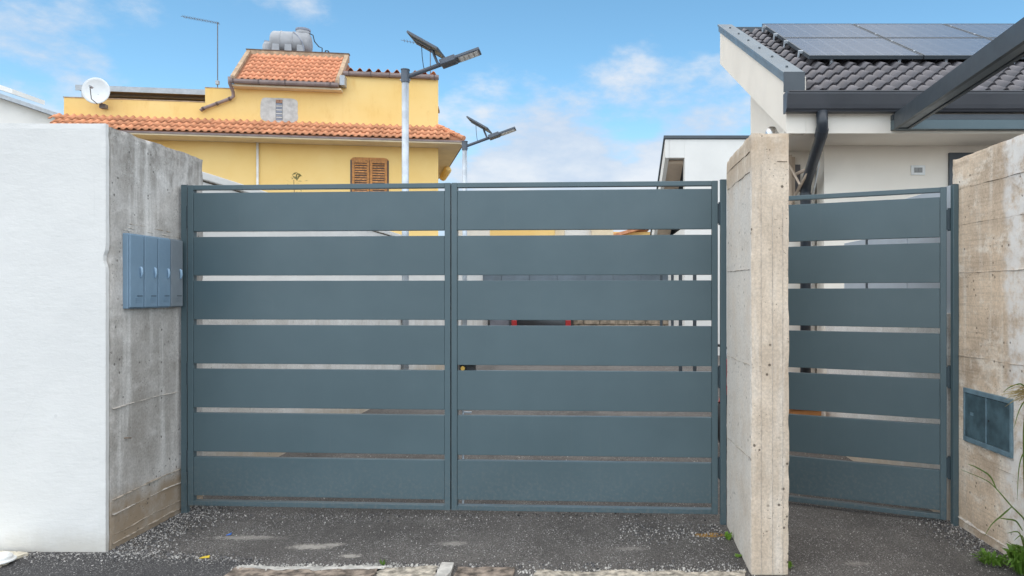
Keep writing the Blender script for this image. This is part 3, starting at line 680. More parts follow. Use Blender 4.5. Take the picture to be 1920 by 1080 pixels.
bm = NB(); tube(bm, [(.40, -.15, .3), (.8, -.17, .3), (1.25, -.17, .40)], [.02, .035, .04], 10); obj('exhaust', bm, M['chrome'], mo, local=True)
bm = NB(); torus(bm, (0, 0, .30), .31, .03, n=28)
bmesh.ops.delete(bm, geom=[q for q in bm.verts if q.co.z < .46], context='VERTS'); obj('mudguard', bm, M['red'], mo, local=True)
bm = NB(); tube(bm, [(.42, .02, 0), (.42, -.26, 0.02), (.45, -.12, .28)], .012, 8); obj('side_stand', bm, M['black'], mo, local=True)

pt = thing('planter_box', 'orange planter box standing by the cream house wall', 'planter', (2.23, 7.38, 0))
bm = NB(); hexa(bm, [(2.10, 7.29, 0), (2.35, 7.29, 0), (2.35, 7.47, 0), (2.10, 7.47, 0)], [(2.07, 7.27, .38), (2.38, 7.27, .38), (2.38, 7.49, .38), (2.07, 7.49, .38)]); obj('pot', bm, M['planter'], pt, bevel=0.008)
obj('rim', B(2.055, 2.395, 7.255, 7.505, .38, .42), M['planter'], pt, bevel=0.006)

# steel canopy frame further up the drive
cf = thing('canopy_frame', 'dark steel canopy frame with braced posts before the second cream house', 'canopy', (1.8, 13, 0))
for x, y in ((1.64, 13), (1.90, 13), (1.64, 16.5), (1.90, 16.5)): obj('post', B(x, x+.06, y, y+.06, 0, 2.38), M['anthracite'], cf)
for x in (1.64, 1.90): obj('beam', B(x+.002, x+.058, 12.8, 16.7, 2.382, 2.46), M['anthracite'], cf)
for y in (13.0, 16.5): obj('beam', B(1.55, 2.05, y+.002, y+.058, 2.463, 2.52), M['anthracite'], cf)
bm = NB(); tube(bm, [(1.70, 13.03, 1.32), (1.90, 13.03, 1.22)], .012, 6); tube(bm, [(1.96, 13.03, 1.12), (2.3, 13.3, 1.25)], .012, 6); obj('brace', bm, M['anthracite'], cf)

# ------------------------------------------------------------------ cream house on the right
h1 = thing('house', 'cream house with dark tiled roof and solar panels beside the pedestrian gate', 'house', (4.5, 8.5, 0))
XR = 9.0
obj('wall', B(2.51, XR, 7.60, 7.85, 0, 3.15), M['cream'], h1)
obj('wall', B(2.20, 2.512, 7.90, 8.10, 0, 3.15), M['cream'], h1)
bm = NB(); prism(bm, [(7.905, 0), (9.68, 0), (9.68, 4.86), (7.905, 3.88), (7.905, 3.1)], 'x', 2.196, 2.40); obj('wall', bm, M['cream'], h1)
obj('wall', B(2.40, XR, 9.45, 9.678, 0, 4.7), M['cream'], h1)
obj('wall', B(XR-.25, XR-0.002, 7.86, 9.44, 0, 4.0), M['cream'], h1)
obj('soffit', B(1.945, XR, 7.095, 7.90, 3.148, 3.20), M['cream'], h1)
bm = NB(); prism(bm, [(7.095, 3.203), (7.9, 3.203), (7.9, 3.86), (7.095, 3.46)], 'x', 2.14, 2.19); obj('verge_infill', bm, M['cream'], h1)
obj('fascia', B(2.134, XR, 7.0, 7.09, 3.146, 3.50), M['cream'], h1)
bm = NB(); prism(bm, [(7.0, 3.146), (7.0, 3.70), (10.55, 5.52), (10.55, 4.98)], 'x', 1.94, 2.132); sf = obj('side_fascia', bm, M['cream'], h1)
bm = NB(); prism(bm, [(6.985, 3.715), (6.985, 3.745), (10.57, 5.575), (10.57, 5.545)], 'x', 1.905, 2.115); vc = obj('verge_cap', bm, M['capsheet'], h1, bevel=0.002)
obj('verge_cap', B(1.907, 2.113, 6.965, 6.984, 3.545, 3.742), M['anthracite'], h1)
bm = NB(); prism(bm, [(6.99, 3.64), (6.99, 3.714), (10.56, 5.545), (10.56, 5.465)], 'x', 1.918, 1.936); obj('verge_drip', bm, M['capsheet'], h1)
for k in range(6):
    t = (k+.4)/6; y = 7.0+3.5*t; z = 3.748+1.83*(y-6.985)/3.585
    bm = NB(); tube(bm, [(2.01, y, z-.006), (2.01, y, z+.010)], .014, 8); obj('cap_screw', bm, M['anthracite'], vc)
TS = math.atan2(1.96, 3.6)
def roofz(y): return 3.50+(y-6.95)*math.tan(TS)
bm = NB(); prism(bm, [(6.98, roofz(6.98)-.08), (6.98, roofz(6.98)), (10.5, roofz(10.5)), (10.5, roofz(10.5)-.08)], 'x', 2.136, XR); rf = obj('roof', bm, M['deck'], h1)
obj('ridge_upstand', B(2.118, XR, 10.44, 10.56, 5.20, 5.49), M['anthracite'], h1, bevel=0.004)
def tile_mesh(name, w, Ln, h, mat, n=9, th=0.014, lift=0.03):
    bm = NB(); top = []
    for j, (y, dz) in enumerate(((0, lift), (Ln, 0))):
        row = []
        for i in range(n+1):
            u = i/n
            if u < .42: z = h*0.16*(math.cos(u/.42*2*math.pi)-1)*0.5
            else: z = h*math.sin((u-.42)/.58*math.pi)
            row.append(bm.verts.new(((u-.5)*w*1.04, y, z+dz)))
        top.append(row)
    low = [bm.verts.new((v_.co.x, v_.co.y+.004, v_.co.z-th)) for v_ in top[0]]
    for i in range(n):
        bm.faces.new([top[0][i], top[0][i+1], top[1][i+1], top[1][i]]); bm.faces.new([low[i], low[i+1], top[0][i+1], top[0][i]])
    bmesh.ops.recalc_face_normals(bm, faces=bm.faces[:])
    me = bpy.data.meshes.new(name); bm.to_mesh(me); bm.free(); me.materials.append(mat)
    for p in me.polygons: p.use_smooth = p.index % 2 == 0
    return me
dt = tile_mesh('roof_tile', 0.178, 0.29, 0.055, M['darktile'], 9, 0.016, 0.028)
inv = MW[h1].inverted()
for r_ in range(16):
    s_ = r_*0.25-0.03
    for c_ in range(21 if r_ < 8 else 4):
        x = 2.225+c_*0.178; y = 6.95+s_*math.cos(TS); z = 3.50+s_*math.sin(TS)+.004
        if y > 10.25: continue
        m4 = Matrix.Translation((x, y, z)) @ Matrix.Rotation(TS, 4, 'X') @ Matrix.Rotation(random.uniform(-.012, .012), 4, 'Z')
        place('roof_tile', dt, inv @ m4, rf)
# gutter with lip and end plate
bm = NB(); prism(bm, [(6.985, 3.336), (6.90, 3.336), (6.875, 3.36), (6.865, 3.40), (6.845, 3.495), (6.845, 3.520), (6.870, 3.520), (6.872, 3.50), (6.89, 3.40), (6.91, 3.355), (6.985, 3.352)], 'x', 1.925, XR); gt = obj('gutter', bm, M['gutter'], h1)
bm = NB(); prism(bm, [(6.988, 3.330), (6.895, 3.330), (6.865, 3.36), (6.838, 3.495), (6.838, 3.524), (6.988, 3.524)], 'x', 1.905, 1.923); obj('end_plate', bm, M['gutter'], gt)
bm = NB(); tube(bm, [(1.93, 6.852, 3.517), (XR, 6.852, 3.517)], .012, 8); obj('lip', bm, M['gutter'], gt)
bm = NB(); tube(bm, [(1.93, 6.905, 3.345), (XR, 6.905, 3.345)], .014, 8); obj('lower_roll', bm, M['gutter'], gt)
bm = NB(); tube(bm, [(2.265, 6.925, 3.345), (2.268, 6.925, 3.23), (2.275, 6.945, 3.17), (2.285, 7.02, 3.11), (2.34, 7.62, 2.80), (2.352, 7.72, 2.74), (2.355, 7.745, 2.66), (2.355, 7.745, 0.0)], .056, 18)
dp = obj('downpipe', bm, M['pipe'], h1, smooth=True)
for p0, p1 in (((2.275, 6.945, 3.175), (2.282, 7.01, 3.118)), ((2.355, 7.745, 2.60), (2.355, 7.745, 2.66)), ((2.355, 7.745, 1.9), (2.355, 7.745, 1.96)), ((2.355, 7.745, 0.9), (2.355, 7.745, .96))):
    bm = NB(); tube(bm, [p0, p1], .062, 18); obj('pipe_collar', bm, M['pipe'], dp)
bm = NB(); tube(bm, [(2.42, 7.585, 3.14), (2.45, 7.58, 2.95), (2.44, 7.70, 2.72), (2.455, 7.88, 2.6), (2.455, 7.88, 1.2)], .010, 8); obj('cable', bm, M['white_plastic'], h1)
# bracket for an outdoor unit in the corner
ab = obj('wall_bracket', B(2.24, 2.275, 7.86, 7.90, 2.50, 3.08), M['beige'], h1)
bm = NB(); tube(bm, [(2.26, 7.88, 2.62), (2.30, 7.45, 2.86)], .016, 6); tube(bm, [(2.26, 7.88, 2.88), (2.30, 7.42, 2.88)], .018, 6); tube(bm, [(2.19, 7.88, 3.05), (2.22, 7.5, 2.72), (2.24, 7.88, 2.55)], .014, 6)
bx(bm, 2.205, 2.235, 7.84, 7.895, 2.45, 3.10); obj('brace', bm, M['beige'], ab)
obj('recess_panel', B(2.275, 2.34, 7.885, 7.898, 2.70, 3.0), M['bracket'], h1)
vt = obj('vent_cover', B(3.435, 3.585, 7.585, 7.60, 2.835, 2.938), M['white_plastic'], h1, bevel=0.004)
obj('vent_opening', B(3.467, 3.553, 7.582, 7.5848, 2.860, 2.913), M['vent_grey'], vt)
for k in range(2): obj('vent_slat', B(3.469+k*.043, 3.508+k*.043, 7.577, 7.5818, 2.863, 2.910), M['vent_grey'], vt)
wf = obj('door_frame', B(3.835, 3.90, 7.57, 7.60, 0, 3.07), M['anthracite'], h1); obj('door_head', B(3.90, 4.85, 7.57, 7.60, 3.00, 3.07), M['anthracite'], h1)
obj('door_frame', B(4.85, 4.915, 7.57, 7.60, 0, 3.07), M['anthracite'], h1); obj('door_glass', B(3.90, 4.85, 7.585, 7.599, 0, 3.00), M['glass'], h1)
fl = obj('flue_elbow', tube(NB(), [(2.19, 8.0, 3.20), (2.10, 7.95, 3.26), (2.02, 7.88, 3.32), (2.0, 7.82, 3.375)], [.075, .078, .078, .055], 14), M['chrome'], h1, smooth=True)
# solar panels
PT = Matrix.Rotation(TS, 4, 'X'); pnls = ['lower', 'upper']
for r_ in range(2):
    for c_ in range(3):
        y0 = 8.08+r_*1.115; x0 = 2.50+c_*1.312; z0 = roofz(y0)+.155
        lab = ('lower' if r_ == 0 else 'upper')+'-row solar panel on the dark tiled roof, '+('first', 'second', 'third')[c_]+' from the sloping verge'
        t = thing('solar_panel', lab, 'solar panel', (x0, y0, z0), group='solar panels on the tiled roof')
        W_, H_ = 1.295, 1.25
        bm = NB(); bx(bm, 0, W_, 0, .018, -.035, .006); bx(bm, 0, W_, H_-.018, H_, -.035, .006); bx(bm, 0, .018, .018, H_-.018, -.035, .006); bx(bm, W_-.018, W_, .018, H_-.018, -.035, .006)
        bm.transform(PT); obj('frame', bm, M['anthracite'], t, local=True)
        bm = B(.018, W_-.018, .018, H_-.018, -.03, .003); 
        me_o = obj('cell_sheet', bm, M['cells'], t, local=True); me_o.rotation_euler = (TS, 0, 0)
        for k in (0.22, 0.78):
            bm = NB(); bx(bm, -.05 if c_ == 0 else -.014, .004, H_*k, H_*k+.03, -.02, .010); bx(bm, -.05 if c_ == 0 else -.012, -.035 if c_ == 0 else -.004, H_*k, H_*k+.03, -.10, -.02)
            bm.transform(PT); obj('clamp', bm, M['galv'], t, local=True)
        if r_ == 0:
            for k in (.2, .8):
                bm = NB(); bx(bm, W_*k, W_*k+.03, .03, .07, -.14, -.036); bm.transform(PT); obj('roof_hook', bm, M['galv'], t, local=True)
# pergola
pg = thing('pergola', 'dark grey metal pergola fixed to the cream house over its yard', 'pergola', (3.0, 6.0, 0))
def bar(x0a, x0b, x1a, x1b, z0, z1, ya=7.0, yb=3.9):
    return hexa(NB(), [(x1a, yb, z0), (x1b, yb, z0), (x0b, ya, z0), (x0a, ya, z0)], [(x1a, yb, z1), (x1b, yb, z1), (x0b, ya, z1), (x0a, ya, z1)])
k_ = (7.0-3.9)*(0.21/2.49)
obj('beam', bar(2.965, 3.000, 2.965-k_, 3.000-k_, 3.17, 3.32, 6.915), M['anthracite'], pg)
obj('beam', bar(3.095, 3.125, 3.095-k_, 3.125-k_, 3.17, 3.32, 6.915), M['anthracite'], pg)
obj('light_channel', bar(3.004, 3.091, 3.004-k_, 3.091-k_, 3.182, 3.30, 6.915), M['capsheet'], pg)
obj('wall_beam', B(2.965, XR, 6.92, 6.998, 3.172, 3.262), M['gate'], pg); obj('wall_beam', B(2.965, XR, 6.935, 6.998, 3.268, 3.318), M['anthracite'], pg)
obj('post', B(2.86, 2.96, 4.0, 4.10, 0, 3.168), M['anthracite'], pg)
bm = hexa(NB(), [(5.7, 3.9, 3.17), (5.82, 3.9, 3.17), (5.92, 6.915, 3.17), (5.8, 6.915, 3.17)], [(5.7, 3.9, 3.32), (5.82, 3.9, 3.32), (5.92, 6.915, 3.32), (5.8, 6.915, 3.32)]); obj('beam', bm, M['anthracite'], pg)
obj('post', B(5.72, 5.82, 4.0, 4.10, 0, 3.168), M['anthracite'], pg)

# second cream house up the drive
h2 = thing('house', 'second cream house with deep sloping verge further up the drive', 'house', (4, 20, 0))
obj('wall', B(2.44, 8, 18.2, 18.5, 0, 5.55), M['white_far'], h2); obj('wall', B(2.44, 2.7, 18.5, 23, 0, 3.3), M['white_far'], h2); obj('wall', B(2.7, 8, 22.8, 23, 0, 3.2), M['white_far'], h2)
obj('verge_beam', B(2.045, 2.438, 18.2, 18.45, 5.06, 5.55), M['white_far'], h2)
bm = NB(); prism(bm, [(18.2, 5.06), (18.2, 5.55), (22.6, 3.20), (22.6, 2.70)], 'x', 1.94, 2.04); obj('side_fascia', bm, M['white_far'], h2)
bm = NB(); prism(bm, [(18.46, 4.96), (18.46, 5.04), (22.55, 2.80), (22.55, 2.72)], 'x', 2.042, 2.436); obj('soffit', bm, M['beige'], h2)
bm = NB(); prism(bm, [(18.15, 5.552), (18.15, 5.62), (22.65, 3.25), (22.65, 3.18)], 'x', 1.90, 8.1); obj('roof', bm, M['anthracite'], h2)

# ------------------------------------------------------------------ yellow house
Y = thing('house', 'yellow two-storey house with orange tile skirt roof behind the gate', 'house', (-5.1, 24.0, 0), R(8.1))
SDX, SDY = -0.158, 0.987
def plan(x0, x1, y0, y1): return [(x0, y0), (x1+SDX*y0, y0), (x1+SDX*y1, y1), (x0, y1)]
def yb(name, mat, *a, par=None, **k): return obj(name, B(*a), mat, par or Y, local=True, **k)
bm = prism(NB(), plan(-11.55, 0, 0, 8), 'z', 0, 7.2); obj('wall', bm, M['yellow'], Y, local=True)
yb('parapet', M['yellow'], -11.55, -7.385, 0.0, 0.22, 7.203, 7.755); yb('parapet', M['yellow'], -11.55, -11.33, .222, 6, 7.203, 7.755)
yb('parapet_coping', M['ridge_cement'], -11.57, -7.385, -.015, .235, 7.757, 7.785)
yb('upper_wall', M['yellow'], -7.383, -6.483, 0, 3, 7.203, 8.23); yb('parapet_coping', M['ridge_cement'], -7.395, -6.49, -.012, .25, 8.232, 8.255)
yb('upper_wall', M['yellow'], -6.481, -3.10, 0, 4, 7.203, 8.50)
bm = prism(NB(), plan(-3.098, 0, 0, 5), 'z', 7.203, 8.80); obj('upper_wall', bm, M['yellow'], Y, local=True)
# skirt roof
ES, EZ0, EZ1 = 0.82, 6.60, 7.17
bm = NB(); prism(bm, [(0.0, 6.56), (-ES, EZ0-.03), (-ES, EZ0+.03), (-.0, EZ1)], 'x', -11.62, 0.0)
sk = obj('skirt_roof', bm, M['terra_base'], Y, local=True)
def so(t, n=0): return (0.88*n+SDX*t, -ES*n+SDY*t)
# return along the far side, hipped at the corner
tip = (0.88, -ES); fe = (0.88+SDX*7.2, -ES+SDY*7.2); we = (SDX*8, SDY*8)
bm = hexa(NB(), [(0, -ES, EZ0-.028), (tip[0], tip[1], EZ0-.028), (fe[0], fe[1], EZ0-.028), (we[0], we[1], EZ0-.028), (0, 0, EZ0-.028)],
          [(0, -ES, EZ0+.029), (tip[0], tip[1], EZ0+.029), (fe[0], fe[1], EZ0+.029), (we[0], we[1], EZ1), (0, 0, EZ1)]); obj('skirt_return', bm, M['terra_base'], Y, local=True)
bm = NB(); bx(bm, -11.75, .0, -ES+.02, -.003, 6.50, 6.555)
obj('soffit', bm, M['soffit'], Y, local=True)
bm = hexa(NB(), [(0.002, -ES+.02, 6.50), (tip[0]-.02, tip[1]+.02, 6.50), (fe[0]-.02, fe[1], 6.50), (we[0], we[1], 6.50), (0.002, 0, 6.50)],
          [(0.002, -ES+.02, 6.556), (tip[0]-.02, tip[1]+.02, 6.556), (fe[0]-.02, fe[1], 6.556), (we[0], we[1], 6.556), (0.002, 0, 6.556)]); obj('soffit', bm, M['soffit'], Y, local=True)
bm = NB(); bx(bm, -11.75, .86, -ES-.012, -ES+.018, 6.545, 6.60); obj('drip_board', bm, M['house_gutter'], Y, local=True)
bm = NB(); tube(bm, [(tip[0]+.01, tip[1], 6.56), (fe[0]+.01, fe[1], 6.56)], .04, 8); obj('drip_board', bm, M['gutter_clip'], Y, local=True)
bm = NB(); tp = [so(4.3+.18*i, 1) for i in range(13)]
tube(bm, [(x-.06, y, 6.42-.04*(i % 2)) for i, (x, y) in enumerate(tp)], [.09+.06*(i % 2) for i in range(13)], 8); obj('carved_bracket', bm, M['yellow'], Y, local=True)
SS = math.atan2(EZ1-EZ0, ES); SLn = math.hypot(EZ1-EZ0, ES)
tt = tile_mesh('roof_tile', 0.215, 0.40, 0.050, M['terracotta'], 8, 0.02, 0.035)
for r_ in range(3):
    s_ = r_*0.335-.04; y = -ES+s_*math.cos(SS); z = EZ0+.03+s_*math.sin(SS)
    xm = 0.80*(1-max(0, s_)/SLn)
    for c_ in range(-3, 56):
        x = -11.62+.1075+c_*0.215
        if c_ < 0 and not (r_ == 2 and c_ > -2): continue
        if x > xm: continue
        m4 = Matrix.Translation((x, y+random.uniform(-.006, .006), z+.004+random.uniform(-.004, .004))) @ Matrix.Rotation(SS, 4, 'X') @ Matrix.Rotation(random.uniform(-.02, .02), 4, 'Z')
        place('roof_tile', tt, m4, sk)
for i in range(5):
    t0, t1 = i/5, (i+1.15)/5
    a = (0.88*(1-t0), -ES*(1-t0), EZ0+.08+(EZ1-EZ0)*t0); b_ = (0.88*(1-t1), -ES*(1-t1), EZ0+.065+(EZ1-EZ0)*t1)
    bm = NB(); tube(bm, [a, b_], [.085, .07], 10); obj('hip_tile', bm, M['terracotta'], Y, local=True, smooth=False)
ht = tile_mesh('roof_tile', 0.30, 0.42, 0.075, M['terracotta'], 8, 0.02, 0.035)
side = math.atan2(SDY, SDX); SS2 = math.atan2(EZ1-EZ0, .80)
for r_ in range(2):
    for c_ in range(10):
        t = .35+c_*.62; k = 1-r_*.5; x = 0.88*k+SDX*t+(0 if r_ == 0 else .02); yy = -ES*k+SDY*t
        m4 = Matrix.Translation((x, yy, EZ0+.035+(EZ1-EZ0)*(1-k))) @ Matrix.Rotation(side, 4, 'Z') @ Matrix.Rotation(SS2, 4, 'X')
        place('roof_tile', ht, m4, sk)
# upper tiled roof
a0 = (-.32, 8.46); a1 = (1.2, 9.78); US = math.atan2(a1[1]-a0[1], a1[0]-a0[0]); UL = math.hypot(a1[1]-a0[1], a1[0]-a0[0])
bm = NB(); prism(bm, [(a0[0], a0[1]-.10), a0, a1, (4.0, 9.74), (4.0, 8.5), (.2, 8.5)], 'x', -6.36, -3.28); ur = obj('upper_roof', bm, M['terra_base'], Y, local=True)
ut = tile_mesh('roof_tile', 0.187, 0.36, 0.046, M['terra_pink'], 8, 0.018, 0.03)
for r_ in range(7):
    s_ = r_*0.277-.03
    for c_ in range(16):
        m4 = Matrix.Translation((-6.27+.0935+c_*.187, a0[0]+s_*math.cos(US), a0[1]+s_*math.sin(US)+.008)) @ Matrix.Rotation(US, 4, 'X') @ Matrix.Rotation(random.uniform(-.02, .02), 4, 'Z')
        place('roof_tile', ut, m4, ur)
for x0 in (-6.50, -3.27):
    bm = NB(); prism(bm, [(a0[0]-.03, a0[1]-.06), (a0[0]-.03, a0[1]+.10), (a1[0], a1[1]+.12), (a1[0]+.1, a1[1]-.06)], 'x', x0, x0+.13); obj('verge', bm, M['ridge_cement'], Y, local=True)
yb('ridge_board', M['ridge_cement'], -6.50, -3.14, 1.20, 1.36, 9.66, 9.92); yb('ridge_board', M['brown_under'], -6.52, -3.12, 1.18, 1.38, 9.923, 9.95)
def hgutter(x0, x1, y, z, clips):
    gg = obj('gutter', prism(NB(), [(y, z), (y-.10, z+.01), (y-.13, z+.06), (y-.13, z+.13), (y, z+.13)], 'x', x0, x1), M['house_gutter'], Y, local=True)
    yb('gutter_lip', M['gutter_clip'], x0, x1, y-.137, y-.131, z-.002, z+.016, par=gg)
    for x in clips: yb('gutter_clip', M['gutter_clip'], x, x+.03, y-.142, y-.002, z-.006, z+.14, par=gg)
hgutter(-6.50, -3.16, -.33, 8.31, (-6.40, -5.63, -4.82, -3.42)); yb('eave_board', M['soffit'], -6.48, -3.10, -.33, .0, 8.24, 8.30)
hgutter(-3.06, 0.02, -.01, 8.80, (-2.9, -2.2, -1.6, -.9, -.14))
yb('gutter_end', M['alu'], -3.13, -2.98, -.36, .0, 8.40, 8.72)
et = tile_mesh('roof_tile', 0.30, 0.50, 0.10, M['terracotta'], 8, 0.02, 0.03)
for c_ in range(10): place('roof_tile', et, Matrix.Translation((-2.90+c_*.298, -.10, 8.93)) @ Matrix.Rotation(R(6), 4, 'X'), ur)
yb('roof_slab', M['terra_base'], -3.06, -.25, .02, 4.5, 8.80, 8.90)
bm = NB(); tube(bm, [(-6.50, -.42, 8.50), (-6.50, -.40, 8.30), (-6.49, -.12, 8.10), (-6.49, -.10, 7.97), (-6.56, -.10, 7.90), (-7.42, -.10, 7.53), (-7.48, -.10, 7.46)], .052, 12); bp = obj('waste_pipe', bm, M['house_gutter'], Y, local=True, smooth=True)
for x, z in ((-6.98, 7.715), (-6.60, 7.885), (-7.40, 7.535)):
    bm = NB(); tube(bm, [(x-.03, -.10, z-.013), (x+.03, -.10, z+.013)], .062, 12); obj('pipe_clip', bm, M['gutter_clip'], bp, local=True)
bm = NB(); tube(bm, [(-5.76, -.06, 6.50), (-5.76, -.06, 0)], .04, 10); obj('rain_pipe', bm, M['white_plastic'], Y, local=True, smooth=True)
# cement patch round a slit window
rp = []
for i in range(44):
    a = 2*math.pi*i/44; cxp, czp = -5.105, 7.59
    k = (abs(math.cos(a))**6+abs(math.sin(a))**6)**(-1/6)
    rp.append((cxp+math.cos(a)*k*.58*(1+.05*noise.noise(Vector((i*.31, 2, 0)))), czp+math.sin(a)*k*.40*(1+.10*noise.noise(Vector((i*.27, 7, 0))))))
bm = prism(NB(), rp, 'y', -.012, -.001); cp_ = obj('cement_patch', bm, M['cement'], Y, local=True)
yb('slit_window', M['glass'], -5.21, -5.00, -.0145, -.0125, 7.26, 7.93, par=cp_)
yb('brick', M['brick'], -5.205, -5.005, -.024, -.015, 7.83, 7.93, par=cp_)
for k in range(9): yb('brick', M['cement'] if k % 2 else M['tank_lid'], -5.20, -5.01, -.021, -.015, 7.27+k*.061, 7.318+k*.061, par=cp_)
# shutters
wn_ = obj('window', B(-2.86, -1.62, -.016, -.002, 4.2, 6.02), M['gutter_clip'], Y, local=True)
bm = prism(NB(), [(-2.86, 6.021), (-1.62, 6.021), (-1.645, 6.06), (-1.70, 6.10), (-1.78, 6.115), (-2.70, 6.115), (-2.78, 6.10), (-2.835, 6.06)], 'y', -.016, -.002); obj('window_head', bm, M['wood'], wn_, local=True)
for s_ in (0, 1):
    x0 = -2.80+s_*.575; x1 = x0+.555
    bm = NB(); bx(bm, x0, x0+.08, -.055, -.018, 4.25, 6.04); bx(bm, x1-.08, x1, -.055, -.018, 4.25, 6.04); bx(bm, x0+.08, x1-.08, -.054, -.018, 5.93, 6.04); bx(bm, x0+.08, x1-.08, -.054, -.018, 4.25, 4.36)
    obj('shutter', bm, M['wood'], wn_, local=True)
    for k in range(19):
        z = 4.38+k*.082
        bm = hexa(NB(), [(x0+.08, -.05, z), (x1-.08, -.05, z), (x1-.08, -.04, z), (x0+.08, -.04, z)], [(x0+.08, -.030, z+.05), (x1-.08, -.030, z+.05), (x1-.08, -.020, z+.05), (x0+.08, -.020, z+.05)])
        obj('louvre', bm, M['wood_slat'], wn_, local=True)
# things on the yellow house
def yt(name, label, cat, x, y, z, group=None):
    p = MW[Y] @ Vector((x, y, z)); return thing(name, label, cat, p, R(8.1), group)
cn = yt('roof_canopy', 'flat grey-edged canopy over the terrace of the yellow house', 'canopy', -9.6, 1.0, 7.2)
obj('roof_sheet', B(-2.1, 2.21, 0, 3.2, 1.10, 1.16), M['brown_under'], cn, local=True); obj('fascia', B(-2.13, 2.212, -.04, -.002, 1.06, 1.22), M['alu'], cn, local=True); obj('top_sheet', B(-2.13, 2.212, -.04, 3.2, 1.222, 1.235), M['alu'], cn, local=True)
for k in range(6): obj('rafter', B(-2.0, 2.2, .35+k*.5, .45+k*.5, 1.02, 1.098), M['wood'] if False else M['bracket'], cn, local=True)
for x in (-1.98, 1.9): obj('post', B(x, x+.06, .03, .09, 0, 1.02), M['alu'], cn, local=True); obj('post', B(x, x+.06, 3.0, 3.06, 0, 1.02), M['alu'], cn, local=True)
ds = yt('satellite_dish', 'round white satellite dish on the yellow parapet', 'satellite dish', -10.34, -.06, 7.45)
bm = NB(); rings = []
for r_ in range(7):
    q = r_/6; rr_ = .405*q
    rings.append([bm.verts.new((-.04+rr_*math.cos(2*math.pi*k/36), -.42+.10*(q*q-1)*-1*1.0 if False else -.34-.10*q*q, .43+rr_*math.sin(2*math.pi*k/36))) for k in range(36)] if r_ else [bm.verts.new((-.04, -.34, .43))])
for k in range(36): bm.faces.new([rings[0][0], rings[1][k], rings[1][(k+1) % 36]])
for r_ in range(1, 6):
    for k in range(36): bm.faces.new([rings[r_][k], rings[r_][(k+1) % 36], rings[r_+1][(k+1) % 36], rings[r_+1][k]])
dsh = obj('reflector', bm, M['dish'], ds, local=True, smooth=True); sm = dsh.modifiers.new('thickness', 'SOLIDIFY'); sm.thickness = .012
bm = NB(); tube(bm, [(.0, -.42, .02), (-.03, -.70, .10), (-.03, -.78, .45)], .014, 8); obj('feed_arm', bm, M['bracket'], ds, local=True)
bm = NB(); tube(bm, [(-.03, -.80, .47), (-.03, -.66, .46)], [.03, .04], 10); obj('receiver', bm, M['tank'], ds, local=True)
bm = NB(); tube(bm, [(.02, .06, .03), (.02, -.12, .03), (.02, -.22, .10), (-.02, -.33, .35)], .025, 8); bx(bm, -.06, .10, -.2, .0, -.04, .09); obj('mount', bm, M['bracket'], ds, local=True)
def antenna(label, x, y, z, h, bl, be, boxz):
    a = yt('antenna', label, 'antenna', x, y, z)
    bm = NB(); tube(bm, [(0, 0, 0), (0, 0, h)], .016, 8); obj('mast', bm, M['bracket'], a, local=True)
    bm = NB(); tube(bm, [(.06, 0, h-.03), (-bl, -.1, h+.10)], .007, 6); bo = obj('boom', bm, M['bracket'], a, local=True)
    for k in range(be):
        q = k/be; xx = .02-bl*q
        bm = NB(); tube(bm, [(xx, -.16-.1*q, h-.03+.13*q), (xx, .16-.1*q, h-.03+.13*q)], .004, 6); tube(bm, [(xx, -.1*q, h-.07+.13*q), (xx, -.1*q, h+.01+.13*q)], .006, 6); obj('element', bm, M['bracket'], bo, local=True)
    bm = NB(); bx(bm, -.05, .05, -.06, .03, boxz, boxz+.12); obj('junction_box', bm, M['alu'], a, local=True)
antenna('tall thin roof antenna between the terrace canopy and the tiled roof', -7.18, .5, 8.23, 2.32, 1.1, 14, .26)
antenna('small faint antenna behind the street lamp, on the right end of the yellow house', -.34, 1.0, 8.90, 1.40, 1.0, 10, .05)
tk = yt('water_tank', 'grey plastic water tank lying on the tiled roof of the yellow house', 'water tank', -5.24, 1.95, 9.745)
bm = NB(); tube(bm, [(-.68, 0, .72), (-.66, 0, .72), (-.62, 0, .72), (-.55, 0, .72), (.55, 0, .72), (.62, 0, .72), (.67, 0, .72), (.69, 0, .72)], [.10, .27, .34, .385, .385, .34, .27, .10], 28); tb = obj('body', bm, M['tank'], tk, local=True, smooth=True)
bm = NB(); tube(bm, [(.40, 0, 1.0), (.40, 0, 1.15)], .24, 22); obj('neck', bm, M['tank'], tk, local=True, smooth=True)
bm = NB(); tube(bm, [(.40, 0, 1.151), (.40, 0, 1.225)], .255, 22); obj('lid', bm, M['tank_lid'], tk, local=True, bevel=.01)
for x in (-.55, -.14, .27): obj('foot', B(x, x+.24, -.36, .36, 0, .56), M['tank'], tk, local=True, bevel=.02)
for x in (-.30, .12): bm = NB(); torus(bm, (x, 0, .72), .385, .018, 'x', 32, 6); obj('rib', bm, M['tank'], tb, local=True, smooth=True)
bm = NB(); tube(bm, [(.15, -.30, 1.02), (.32, -.36, .86), (.46, -.40, .66), (.52, -.38, .45), (.54, -.36, .05)], .016, 8); obj('strap', bm, M['tank_lid'], tk, local=True)
bm = NB(); tube(bm, [(.62, -.05, 1.08), (.75, -.05, 1.02), (.80, -.05, .80), (.95, -.05, .62), (1.06, -.05, .58), (1.06, -.05, .0)], .018, 8); obj('hose', bm, M['black'], tk, local=True, smooth=True)
t2 = yt('water_tank', 'smaller upright grey water tank half hidden behind the lying tank', 'water tank', -6.12, 2.35, 9.745)
bm = NB(); tube(bm, [(0, 0, 0), (0, 0, .72), (0, 0, .82)], [.20, .20, .15], 20); obj('body', bm, M['tank'], t2, local=True, smooth=True)
